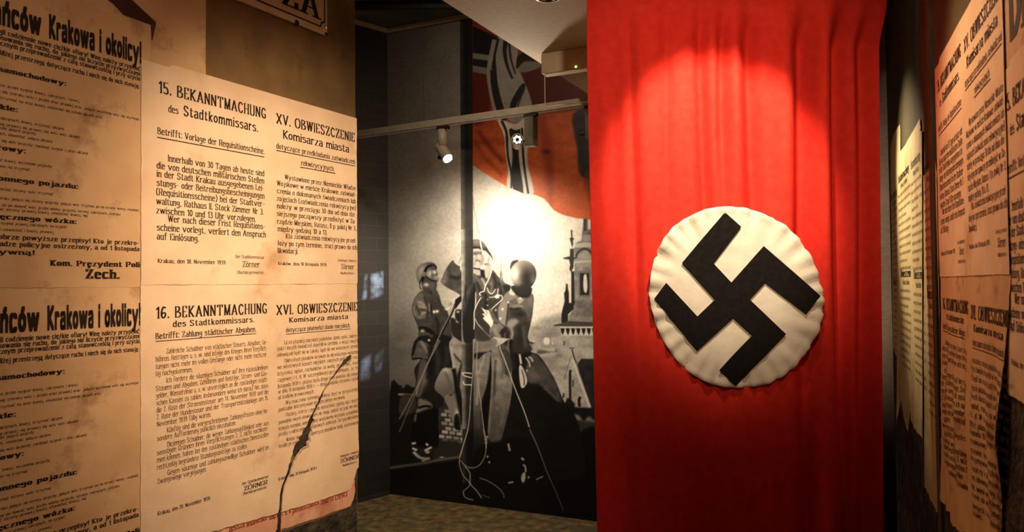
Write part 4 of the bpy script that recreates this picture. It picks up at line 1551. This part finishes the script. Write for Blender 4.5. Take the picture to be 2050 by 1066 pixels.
blob(*c4((222, 345))[0], 6, 16, .42, .7, 12, only=3)
fill(c4((165, 505), (270, 545), (260, 610), (140, 625), (160, 575)), .34, 2, only=3)
stroke(c4((160, 585), (220, 570), (270, 575)), 5, .06, only=3)
fill(c4((145, 640), (330, 600), (335, 900), (120, 900), (100, 760)), .03, 3, only=3)
stroke(c4((140, 640), (132, 700)), 4, .30, soft=2, only=3)
fill(c1((140, 480), (200, 465), (222, 555), (285, 590), (285, 700), (165, 742), (112, 715), (82, 640), (102, 540)), .36, 1.5, only=3, tex=.3)
for p in (((150, 600), (200, 620), (270, 610)), ((140, 560), (180, 570), (215, 600)), ((185, 690), (240, 660), (280, 640))):
    stroke(c1(*p), 5, .58, soft=2, only=3, a=.8)
for p in (((170, 640), (220, 650), (275, 680)), ((120, 600), (150, 650), (160, 700)), ((205, 480), (215, 530), (230, 560))):
    stroke(c1(*p), 4, .16, soft=2, only=3, a=.8)
fill(c1((285, 580), (400, 560), (405, 650), (290, 705)), .20, 1, only=3)
stroke(c1((285, 585), (290, 700)), 2.4, .08, only=3)
for q in ((317, 665), (350, 660)):
    blob(*c1(q)[0], 3.2, 3.2, .95, 1)
blob(*c1((170, 480))[0], 10, 8, .40, .6, only=3)
fill(c1((272, 420), (330, 425), (368, 495), (330, 490), (290, 450)), .26, 1.2, only=3)
stroke(c1((280, 440), (300, 500), (380, 560)), 2, .08, only=3)
stroke(c1((150, 850), (210, 845), (290, 880), (300, 905)), 9, .07, only=3)
blob(*c1((192, 868))[0], 4.5, 3.5, .72, .9, only=3)
blob(*c1((262, 968))[0], 2.4, 2.4, .9, 1, only=3)
stroke(c1((155, 910), (240, 905), (300, 930)), 4, .26, soft=2, only=3)
fill(c1((190, 300), (335, 330), (335, 432), (280, 415), (205, 440)), .24, 1, 3)
blob(*c1((232, 376))[0], 6, 4, .85, .9, only=3)
blob(*c1((300, 380))[0], 5, 10, .40, .6, only=3)
fill(c1((212, 240), (245, 190), (300, 178), (338, 205), (345, 225), (358, 262), (350, 275), (366, 315), (350, 342), (290, 325), (240, 300), (205, 295)), .34, 1, 3)
blob(*c1((275, 255))[0], 7, 9, .78, .8, 20, only=3)
blob(*c1((318, 242))[0], 4, 5, .88, .9, only=3)
blob(*c1((340, 300))[0], 5, 5, .66, .7, only=3)
blob(*c1((298, 268))[0], 3, 6, .20, .7, only=3)
blob(*c1((340, 270))[0], 5, 2, .22, .7, only=3)
blob(*c1((305, 205))[0], 10, 4, .22, .8, only=3)
stroke(c1((222, 285), (280, 325), (350, 342)), 3, .08, only=3)
fill(c1((126, 270), (132, 215), (165, 168), (215, 142), (280, 135), (325, 150), (345, 185), (342, 208), (318, 182), (285, 178), (248, 192), (216, 235), (200, 300), (172, 350), (170, 400), (192, 432), (165, 415), (158, 368), (138, 330)), .30, 1, 3)
blob(*c1((178, 225))[0], 8, 16, .66, .85, 25, only=3)
blob(*c1((160, 300))[0], 4, 10, .5, .7, only=3)
stroke(c1((215, 240), (245, 188), (290, 170), (330, 185), (342, 205)), 5, .07, only=3)
stroke(c1((205, 290), (178, 350), (172, 400), (190, 430)), 6, .07, only=3)
fill(c1((425, 632), (448, 625), (486, 600), (478, 555), (505, 530), (545, 515), (552, 590), (525, 615), (480, 630), (450, 650)), .78, 1, 3)
blob(*c1((495, 580))[0], 4, 6, .4, .7)
for p in (((105, 890), (140, 885)), ((110, 930), (150, 945)), ((225, 890), (245, 905)), ((215, 950), (275, 920))):
    stroke(c4(*p), 4, .62, only=None, soft=1.2)
blob(*c4((240, 962))[0], 4.5, 3.5, .66, .9)
stroke(c4((120, 960), (160, 1000), (200, 1015), (250, 1015)), 6, .55, soft=2, w2=3)
stroke(c4((190, 1040), (230, 1025), (260, 1015)), 4, .42, soft=1.5)
blob(*c4((360, 1007))[0], 5, 1.6, .6, .9)

# middle figure (label 4)
fill(c4((425, 25), (545, 0), (570, 560), (600, 790), (520, 775), (470, 760), (430, 620), (380, 500), (300, 410), (368, 250), (452, 245)), .50, 1, 4, to=(900, 700, 900, 860, .34), tex=.2)
stroke(c4((455, 250), (480, 380), (510, 500), (548, 720)), 12, .06, only=4, soft=2.5)
stroke(c4((540, 210), (510, 300), (500, 400)), 7, .10, only=4, soft=2)
stroke(c4((460, 120), (500, 170), (535, 200)), 4, .2, only=4, soft=1.5)
stroke(c4((380, 495), (430, 478), (470, 445)), 4, .05, soft=1)
fill(c4((300, 410), (368, 250), (440, 245), (470, 440), (420, 480), (378, 490)), .46, 1.5, only=4, to=(890, 740, 905, 790, .30))
blob(*c4((400, 265))[0], 6, 6, .72, .7, only=4)
fill(c4((380, 495), (430, 480), (480, 640), (500, 760), (470, 750), (420, 600)), .38, 1.5, only=4)
blob(*c4((490, 630))[0], 4, 9, .75, .8, only=4)
fill(c4((470, 660), (500, 640), (520, 770), (470, 760)), .06, 1.5, only=4)
fill(c5((215, 10), (400, 0), (370, 110), (300, 240), (225, 420), (215, 640), (210, 300)), .40, 1, 4, tex=.2)
fill(c5((215, 120), (330, 105), (365, 95), (350, 130), (230, 170)), .10, 2, only=4)
stroke(c5((290, 235), (300, 270), (315, 300)), 4, .15, only=4)
fill(c5((240, 190), (355, 110), (330, 330), (300, 440), (270, 560), (240, 620), (215, 650), (218, 430)), .42, 1.2, 4, to=(960, 740, 968, 830, .26), tex=.2)
fill(c5((355, 130), (362, 300), (350, 560), (325, 840), (270, 650), (280, 520), (310, 420), (330, 320)), .04, 1.5, only=None)
fill(c5((218, 660), (260, 660), (255, 760), (220, 740)), .22, 2)
fill(c2((0, 740), (40, 830), (80, 850), (170, 960), (250, 960), (255, 1160), (370, 1160), (370, 700), (300, 690), (-10, 900)), .11, 1.5, only=None, a=0)
fill(c1((490, 740), (540, 740), (560, 780), (640, 800), (640, 985), (540, 940), (505, 890)), .13, 1.2, 4, tex=.3)
fill(c1((545, 650), (600, 640), (640, 660), (640, 800), (550, 750)), .12, 1.2, 4)
blob(*c1((570, 665))[0], 3.5, 2.5, .8, .9)
fill(c2((365, 470), (430, 425), (480, 430), (560, 425), (640, 520), (705, 575), (745, 600), (725, 680), (660, 770), (640, 860), (640, 1000), (560, 1160), (370, 1160), (365, 700)), .27, 1, 4, tex=.4)
fill(c2((560, 430), (640, 520), (690, 570), (640, 640), (540, 620), (520, 520)), .30, 2, only=4, tex=.4)
fill(c2((430, 760), (560, 760), (620, 900), (560, 1160), (400, 1160), (390, 900)), .20, 2, only=4)
stroke(c2((375, 490), (430, 560), (480, 640)), 6, .36, soft=2.5, only=4)
stroke(c2((450, 520), (475, 560), (490, 600)), 5, .62, soft=2, only=4)
fill(c2((370, 700), (440, 700), (410, 800), (372, 850)), .30, 1.5, only=4)
for q in ((510, 748), (510, 808), (600, 860)):
    blob(*c2(q)[0], 2, 2, .85, 1)
fill(c2((140, 330), (215, 380), (240, 430), (250, 470), (250, 695), (170, 665), (75, 615), (15, 560), (35, 505), (62, 440)), .27, 1, 4, tex=.4)
blob(*c2((45, 550))[0], 8, 8, .48, .8, only=4)
stroke(c2((70, 440), (60, 500), (40, 540)), 6, .40, soft=3, only=4)
stroke(c2((150, 340), (190, 370), (218, 392)), 4, .10, only=4)
stroke(c2((110, 500), (190, 520), (240, 490)), 8, .10, soft=3, only=4, a=.8)
fill(c2((152, 345), (190, 310), (238, 255), (250, 265), (248, 330), (225, 365), (212, 392)), .74, 1, 4)
stroke(c2((240, 290), (222, 330), (212, 360)), 3, .5, soft=1.5, only=4)
fill(c2((222, 340), (252, 320), (252, 450), (225, 430)), .86, 1, None)
fill(c2((358, 185), (440, 190), (485, 250), (475, 330), (445, 400), (415, 430), (362, 412)), .70, 1, 4)
stroke(c2((362, 258), (400, 250), (450, 248)), 6, .30, soft=1.8, only=4)
blob(*c2((405, 240))[0], 9, 3, .5, .7, only=4)
stroke(c2((400, 262), (392, 300), (412, 302)), 2.2, .5, soft=1.2, only=4)
stroke(c2((385, 335), (410, 328), (440, 345)), 4, .36, soft=1.2, only=4)
blob(*c2((440, 300))[0], 6, 12, .6, .5, only=4)
fill(c2((365, 412), (415, 428), (440, 450), (430, 490), (370, 470)), .66, 1.2, only=None, lab=4)
stroke(c2((362, 410), (400, 420), (450, 420)), 3, .12, only=4)
fill(c2((440, 440), (490, 430), (490, 510), (450, 500)), .10, 1.5, only=4)
fill(c2((358, 112), (400, 104), (440, 115), (480, 150), (520, 215), (560, 280), (572, 345), (520, 260), (470, 215), (430, 190), (358, 190)), .34, 1, 4)
blob(*c2((400, 130))[0], 12, 5, .46, .8, only=4)
fill(c2((358, 180), (440, 185), (490, 215), (470, 232), (420, 205), (358, 205)), .13, 1.2, only=4)
stroke(c2((490, 190), (530, 250), (568, 335)), 4, .16, only=4, soft=1.2)
fill(c2((470, 248), (500, 245), (545, 285), (570, 335), (565, 400), (535, 470), (515, 515), (490, 500), (478, 400), (455, 355)), .76, 1, 4)
stroke(c2((480, 372), (510, 370), (525, 380)), 3, .35, soft=1.2, only=4)
stroke(c2((530, 300), (520, 350), (530, 390)), 3, .55, soft=1.5, only=4)
fill(c2((480, 400), (560, 380), (550, 500), (500, 520)), .62, 3, only=4, a=.6)

# right figure (label 5)
fill(c3((655 - 60, 1000), (150, 930), (110, 900), (115, 810), (150, 790), (205, 790), (200, 640), (245, 545), (250, 510), (330, 430), (400, 480), (545, 465), (580, 510), (575, 600), (565, 700), (545, 800), (515, 950), (545, 1090), (140, 1090)), .40, 1, 5, to=(1030, 590, 1066, 650, .20), tex=.35)
fill(c5((360, 100), (430, 50), (560, 0), (600, 300), (540, 560), (470, 760), (440, 872), (330, 840), (350, 500), (362, 300)), .42, 1, 5, to=(1000, 760, 1018, 850, .24), tex=.25)
fill(c6((90, -10), (240, -10), (262, 100), (330, 130), (400, 220), (480, 360), (552, 530), (640, 640), (690, 780), (705, 900), (730, 1140), (560, 1200), (-60, 1150), (-10, 950), (60, 700), (100, 500), (110, 380), (100, 200)), .055, 1, 5, tex=.4)
fill(c6((225, 240), (270, 130), (335, 150), (440, 290), (530, 520), (470, 510), (380, 420), (330, 380), (240, 360)), .22, 3, only=5, tex=.4)
blob(*c6((300, 310))[0], 20, 10, .34, .7, 30, only=5)
stroke(c6((385, 420), (440, 460), (500, 525)), 3, .30, soft=2, only=5)
stroke(c6((0, 60), (60, 110), (110, 240)), 6, .05, only=5, soft=2.5)
fill(c6((0, 60), (60, 80), (120, 230), (60, 300), (20, 190)), .20, 3, only=5)
stroke(c5((395, 180), (385, 350), (382, 480)), 4, .12, soft=2, only=5)
stroke(c5((385, 330), (380, 560), (400, 700), (420, 850)), 3, .28, soft=2, only=5)
blob(*c5((420, 220))[0], 10, 16, .56, .6, 20, only=5)
blob(*c5((500, 300))[0], 12, 4, .16, .7, 30, only=5)
fill(c6((168, 232), (200, 240), (238, 355), (205, 415), (178, 385)), .66, 1, only=5)
stroke(c6((190, 260), (210, 330), (212, 395)), 2.4, .2, only=5)
stroke(c6((172, 125), (178, 160), (185, 210)), 4, .70, soft=1.2, only=5)
for p in (((225, 155), (250, 190), (262, 235)), ((250, 150), (275, 165), (285, 190)), ((232, 260), (240, 275))):
    stroke(c6(*p), 3, .62, soft=1.2, only=5)
# arm, pack and shading of the tunic
fill(c3((120, 800), (200, 785), (270, 840), (300, 900), (290, 1060), (200, 1040), (130, 940), (108, 890)), .46, 1.5, only=5, to=(985, 655, 1010, 690, .26))
for p in (((290, 860), (250, 900), (250, 980)), ((300, 880), (290, 960), (280, 1020)), ((225, 900), (250, 860), (290, 840))):
    stroke(c3(*p), 5, .11, soft=2, only=5)
stroke(c3((320, 800), (350, 880), (345, 960)), 6, .50, soft=2.5, only=5)
fill(c3((230, 560), (310, 560), (300, 700), (290, 800), (250, 800), (205, 740), (205, 640)), .52, 1.5, only=5)
stroke(c3((310, 560), (300, 680), (285, 800)), 3, .15, only=5, soft=1.5)
fill(c3((310, 640), (400, 630), (470, 650), (520, 720), (440, 790), (360, 740)), .22, 4, only=5)
blob(*c3((430, 690))[0], 14, 7, .10, .8, only=5)
stroke(c3((320, 630), (380, 640), (450, 625)), 3.4, .12, soft=1.5, only=5)
fill(c3((400, 520), (470, 520), (460, 560), (420, 580)), .58, 2, only=5)
fill(c3((310, 760), (380, 740), (420, 780), (360, 830), (300, 820)), .52, 3, only=5)
fill(c3((400, 790), (540, 790), (515, 950), (540, 1090), (340, 1090), (380, 900)), .18, 4, only=5, a=.8)
blob(*c3((545, 560))[0], 7, 16, .50, .6, only=5)
for q in ((437, 518), (308, 562), (247, 637), (222, 738)):
    blob(*c3(q)[0], 2.2, 2.6, .92, 1)
fill(c3((250, 500), (330, 435), (420, 480), (330, 545), (260, 555)), .48, 1.5, only=5)
fill(c3((330, 400), (380, 450), (370, 490), (320, 470)), .78, 1.5)
fill(c3((340, 390), (550, 400), (535, 500), (470, 515), (400, 490)), .12, 1.5, 5)
fill(c3((328, 215), (335, 150), (365, 118), (420, 115), (350, 190)), .14, 1, 5)
hc = [(470 + 138 * math.cos(a) - 4 * math.sin(2 * a), 272 + 158 * math.sin(a)) for a in np.linspace(0, TAU, 28, endpoint=False)]
fill(c3(*hc), .60, 1, 5, to=(1032, 535, 1062, 568, .16))
blob(*c3((378, 270))[0], 9, 18, .97, .9, only=5)
blob(*c3((480, 180))[0], 14, 10, .40, .5, only=5)
blob(*c3((505, 300))[0], 12, 24, .12, .85, only=5)
blob(*c3((575, 330))[0], 7, 14, .46, .7, only=5)
fill(c3((330, 370), (400, 380), (480, 370), (590, 370), (550, 440), (500, 480), (430, 480), (370, 440)), .16, 4, only=5, a=.9)
blob(*c3((410, 350))[0], 10, 8, .55, .6, only=5)
fill(c3((22, 622), (55, 640), (95, 650), (110, 640), (135, 655), (150, 760), (125, 830), (100, 800), (40, 735), (55, 715), (30, 685), (55, 680)), .88, 1, 5)
stroke(c3((60, 690), (85, 700)), 1.8, .5, only=5)
stroke(c3((65, 655), (90, 680)), 1.8, .5, only=5)
fill(c3((100, 645), (130, 650), (180, 730), (210, 780), (150, 765)), .34, 1.5, None)
# deeper folds and highlights on the three figures
for pts, wd, v, so_, lb in (
    (c1((230, 560), (250, 640), (240, 740)), 4, .10, 2, 3), (c1((330, 720), (360, 800), (350, 900)), 6, .08, 3, 3), (c1((420, 720), (440, 800), (430, 900)), 5, .26, 3, 3),
    (c1((210, 480), (300, 500), (350, 560)), 4, .30, 2.5, 3), (c1((160, 780), (230, 800), (290, 790)), 5, .28, 2.5, 3), (c1((110, 600), (100, 650), (115, 700)), 3, .5, 1.5, 3),
    (c4((250, 60), (270, 200), (240, 340)), 8, .05, 3, 3), (c4((300, 60), (330, 160), (320, 300)), 7, .20, 4, 3), (c4((400, 60), (410, 150), (390, 230)), 6, .18, 4, 3),
    (c2((560, 470), (600, 560), (590, 650)), 6, .12, 2.5, 4), (c2((620, 560), (660, 620), (650, 700)), 5, .10, 2, 4), (c2((470, 650), (500, 760), (480, 900)), 5, .07, 2.5, 4),
    (c2((395, 560), (430, 640), (440, 700)), 5, .10, 2.5, 4), (c2((545, 560), (560, 620), (545, 660)), 5, .42, 2.5, 4), (c2((150, 600), (190, 640), (245, 640)), 5, .34, 3, 4),
    (c3((450, 600), (510, 660), (540, 760)), 6, .36, 3.5, 5), (c3((420, 820), (440, 920), (430, 1040)), 7, .10, 3.5, 5), (c3((470, 830), (480, 930), (500, 1040)), 6, .30, 3.5, 5),
    (c3((355, 610), (400, 600), (460, 610)), 4, .56, 2, 5), (c3((160, 830), (180, 900), (230, 960)), 6, .56, 3, 5), (c3((130, 880), (160, 960), (220, 1020)), 4, .24, 2, 5),
    (c5((450, 120), (460, 240), (440, 330)), 6, .30, 3, 5), (c5((520, 60), (540, 160), (560, 260)), 8, .10, 3, 5), (c5((470, 500), (460, 620), (440, 740)), 6, .34, 4, 5),
    (c5((350, 500), (345, 640), (335, 800)), 4, .40, 2, 5), (c4((540, 250), (545, 380), (555, 520)), 6, .60, 3, 4), (c4((440, 60), (455, 150), (465, 240)), 5, .62, 2.5, 4),
    (c4((390, 280), (420, 350), (440, 430)), 5, .28, 3, 4), (c5((250, 330), (240, 460), (232, 560)), 5, .54, 2.5, 4), (c5((300, 130), (280, 200), (250, 290)), 4, .56, 2, 4),
    (c2((372, 300), (380, 340), (372, 390)), 3, .52, 1.5, 4), (c2((455, 270), (465, 320), (445, 380)), 5, .48, 2, 4), (c2((388, 262), (396, 262)), 4, .22, 1.4, 4), (c2((436, 258), (444, 258)), 4, .22, 1.4, 4)):
    stroke(pts, wd, v, a=.75, soft=so_, only=lb)
# far spire and arm between the two
fill(c3((225, 240), (238, 240), (262, 350), (330, 385), (320, 440), (270, 450), (240, 430), (232, 350), (215, 345)), .34, 1, 4)
fill(c3((250, 380), (330, 385), (320, 445), (270, 450)), .15, 2, only=4)
stroke(c3((232, 150), (232, 240)), 1.6, .55)
blob(*c3((235, 300))[0], 2, 8, .72, .8)
# boots in the dark
fill(c9((840, 210), (1080, 110), (1400, 110), (1500, 480), (1180, 540), (900, 480)), .022, 4, only=None, a=.8)
for p, w_ in (((1160, 140), (1175, 212)), 4), (((1288, 280), (1315, 302)), 4), (((1305, 345), (1325, 365), (1332, 420)), 3.4), (((1432, 492), (1498, 462)), 2.2), (((1160, 525), (1210, 515)), 3):
    stroke(c9(*p), w_, .50, soft=1.2)
fill(c9((1300, 430), (1325, 425), (1328, 480), (1305, 525), (1285, 480)), .52, 1.5)
for q in ((955, 75), (945, 100), (945, 130), (975, 322), (1360, 470), (958, 268)):
    blob(*c9(q)[0], 2.4, 2.4, .62, .9)

# rifle and pulled lines of the left figure
fill(c1((540, 545), (565, 520), (640, 468), (655, 510), (600, 560), (570, 600), (540, 630)), .09, 1, 3)
stroke(c1((545, 580), (500, 690), (420, 860), (310, 1066)), 5, .11, 3, sm=False, w2=4)
stroke(c1((535, 600), (490, 690), (400, 860), (318, 1040)), 1.2, .66, sm=False, a=.8)
stroke(c4((335, 0), (240, 200), (150, 400), (0, 680)), 2, .40, None, soft=1)
stroke(c4((322, 20), (180, 350), (120, 500), (0, 790)), 1.6, .34, None, soft=1)
stroke(c4((345, 10), (250, 190), (160, 400), (145, 470)), 1.4, .52, None, soft=1)

# flag pole (label 2)
def pole_x(y, k):
    l = 921 + (y - 40) * .0055
    return l + k * (945.5 + (y - 40) * .003 - l)
for y0, y1, vL, vM, vR in ((-300, 300, .17, .08, .12), (300, 460, .34, .16, .17), (460, 690, .56, .18, .14), (690, 860, .38, .12, .09), (860, 968, .15, .05, .05)):
    n_ = 14
    for q in range(n_):
        ka, kb = q / n_, (q + 1) / n_ + .02
        km = (ka + kb) / 2
        v = vL + (vM - vL) * sstep(.12, .5, km) + (vR - vM) * sstep(.6, .9, km)
        fill([(pole_x(y0, ka), y0), (pole_x(y0, kb), y0), (pole_x(y1, kb), y1), (pole_x(y1, ka), y1)], v, .8, 2, sm=False, tex=.25)
fill([(926, 602), (936, 582), (950, 566), (953, 600), (951, 640), (949, 682), (930, 685), (926, 650)], .30, 1.2, 2, to=(930, 600, 942, 604, .12))
stroke(c1((655, 380), (650, 480), (655, 560)), 4, .16, soft=2, only=2)

# ropes (label 7)
RP_ = .92
stroke([(946, 385), (950, 420), (955, 450), (960, 470), c2((430, 10))[0]], 1.3, .45, 7)
stroke(c2((430, 0), (436, 80), (440, 150), (455, 215), (480, 260)), 2.0, RP_, 7)
stroke(c2((568, 330), (555, 440), (520, 540), (490, 600), (478, 660)), 2.0, RP_, 7)
stroke(c2((478, 660), (440, 670), (428, 690), (440, 705)), 2, RP_, 7)
stroke(c2((510, 620), (525, 665), (560, 685), (600, 635)), 1.6, RP_, 7)
stroke(c2((625, 630), (620, 690), (600, 715), (530, 725)), 1.4, RP_, 7)
stroke(c2((590, 715), (640, 700), (668, 715), (665, 750), (610, 800), (555, 850)), 1.6, RP_, 7)
fill(c2((590, 715), (620, 690), (640, 720), (610, 735)), RP_, 1, 7)
stroke(c2((445, 725), (400, 800), (372, 880), (372, 1000), (368, 1066)), 1.9, .85, 7)
stroke(c2((388, 670), (386, 760), (382, 850)), 1.7, .85, 7)
stroke(c2((380, 950), (410, 1010), (460, 1066)), 1.6, .7, 7)
stroke(c5((205, 0), (200, 260), (182, 480), (165, 720), (120, 900), (92, 1000)), 1.4, .62, 7)
stroke(c5((240, 20), (232, 200), (240, 360), (265, 520), (285, 700), (310, 860), (315, 930)), 1.4, .58, 7)
stroke(c3((0, 810), (60, 880), (120, 940), (230, 1040)), 1.4, .5, 7)
stroke(c5((425, 60), (480, 200), (560, 420), (640, 620), (682, 750)), 1.8, .66, 7)
stroke(c9((1370, 0), (1450, 180), (1540, 420), (1620, 600), (1700, 800)), 1.6, .42, 7, w2=.8)
for p in (((110, 288), (125, 310), (190, 328)), ((110, 288), (140, 285), (190, 292)), ((118, 358), (130, 385), (190, 388))):
    stroke(c5(*p), 1.5, .88, 7)
stroke(c9((770, 0), (730, 130), (690, 250), (685, 350), (720, 450), (780, 520), (775, 560), (722, 610), (745, 670), (820, 692)), 1.4, .52, 7)
stroke(c9((915, 0), (935, 100), (938, 240), (880, 350), (800, 378), (735, 350), (690, 300)), 1.4, .50, 7)
stroke(c9((735, 360), (785, 430), (790, 530), (850, 600), (900, 672)), 1.8, .50, 7)
stroke(c9((880, 478), (960, 505), (1060, 570), (1110, 630), (1118, 668)), 1.3, .45, 7)
stroke(c9((900, 640), (980, 670)), 1.2, .32, 7, sm=False)
IMG *= ((1 + .06 * (NZ3 - .5)) * np.interp(Y, [560, 700, 820, 960], [1, 1.16, 1.3, 1.35]))[..., None]  # lower print painted lighter to make up for weaker light there

IMG = np.clip(IMG, .008, .97)
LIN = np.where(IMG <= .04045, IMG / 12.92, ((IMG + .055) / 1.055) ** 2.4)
PRM = bpy.data.materials.new('printed_photograph')
PRM.use_nodes = True
pn = PRM.node_tree
at_ = pn.nodes.new('ShaderNodeVertexColor')
at_.layer_name = 'print'
pb = pn.nodes['Principled BSDF']
pn.links.new(at_.outputs['Color'], pb.inputs['Base Color'])
pb.inputs['Roughness'].default_value = .5
pb.inputs['Specular IOR Level'].default_value = .25
nx, nz = X.shape
mur = thing('wall_mural', 'huge black and white wall photograph of men hoisting an orange banner on a pole', 'mural', MW.at(0.001, 0.004, .002), MW.rot)
idx = np.arange(nx * nz).reshape(nx, nz)
quads = np.stack([idx[:-1, :-1], idx[1:, :-1], idx[1:, 1:], idx[:-1, 1:]], -1).reshape(-1, 4)
ql = LAB[:-1, :-1].reshape(-1)
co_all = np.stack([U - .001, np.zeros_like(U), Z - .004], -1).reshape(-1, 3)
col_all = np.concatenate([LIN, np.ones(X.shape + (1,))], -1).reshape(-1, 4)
for lab, nm, lb in ((0, 'backdrop', 'printed pale sky, city and dark ground'), (1, 'printed_banner', 'printed orange-red banner with white-edged black stripes'),
                    (2, 'printed_pole', 'printed dark flag pole'), (3, 'printed_person', 'printed man in steel helmet at left, looking up, holding a rifle'),
                    (4, 'printed_person', 'printed man in the middle behind the pole, pulling the rope with raised arms'),
                    (5, 'printed_person', 'printed man at right seen from behind in helmet, coat and cape'),
                    (6, 'printed_tower', 'printed stone tower top with balustrade'), (7, 'printed_rope', 'printed pale ropes')):
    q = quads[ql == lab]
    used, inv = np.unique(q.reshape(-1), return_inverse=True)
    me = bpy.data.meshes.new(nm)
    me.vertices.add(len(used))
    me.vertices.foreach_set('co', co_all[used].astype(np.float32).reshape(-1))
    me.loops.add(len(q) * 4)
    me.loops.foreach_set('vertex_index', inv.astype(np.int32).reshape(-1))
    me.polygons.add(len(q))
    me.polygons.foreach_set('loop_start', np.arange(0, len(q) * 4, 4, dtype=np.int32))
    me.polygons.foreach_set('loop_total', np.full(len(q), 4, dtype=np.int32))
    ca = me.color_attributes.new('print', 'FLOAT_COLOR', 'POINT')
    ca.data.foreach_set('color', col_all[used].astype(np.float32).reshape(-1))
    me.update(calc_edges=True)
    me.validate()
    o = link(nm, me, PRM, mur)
    o['label'] = lb
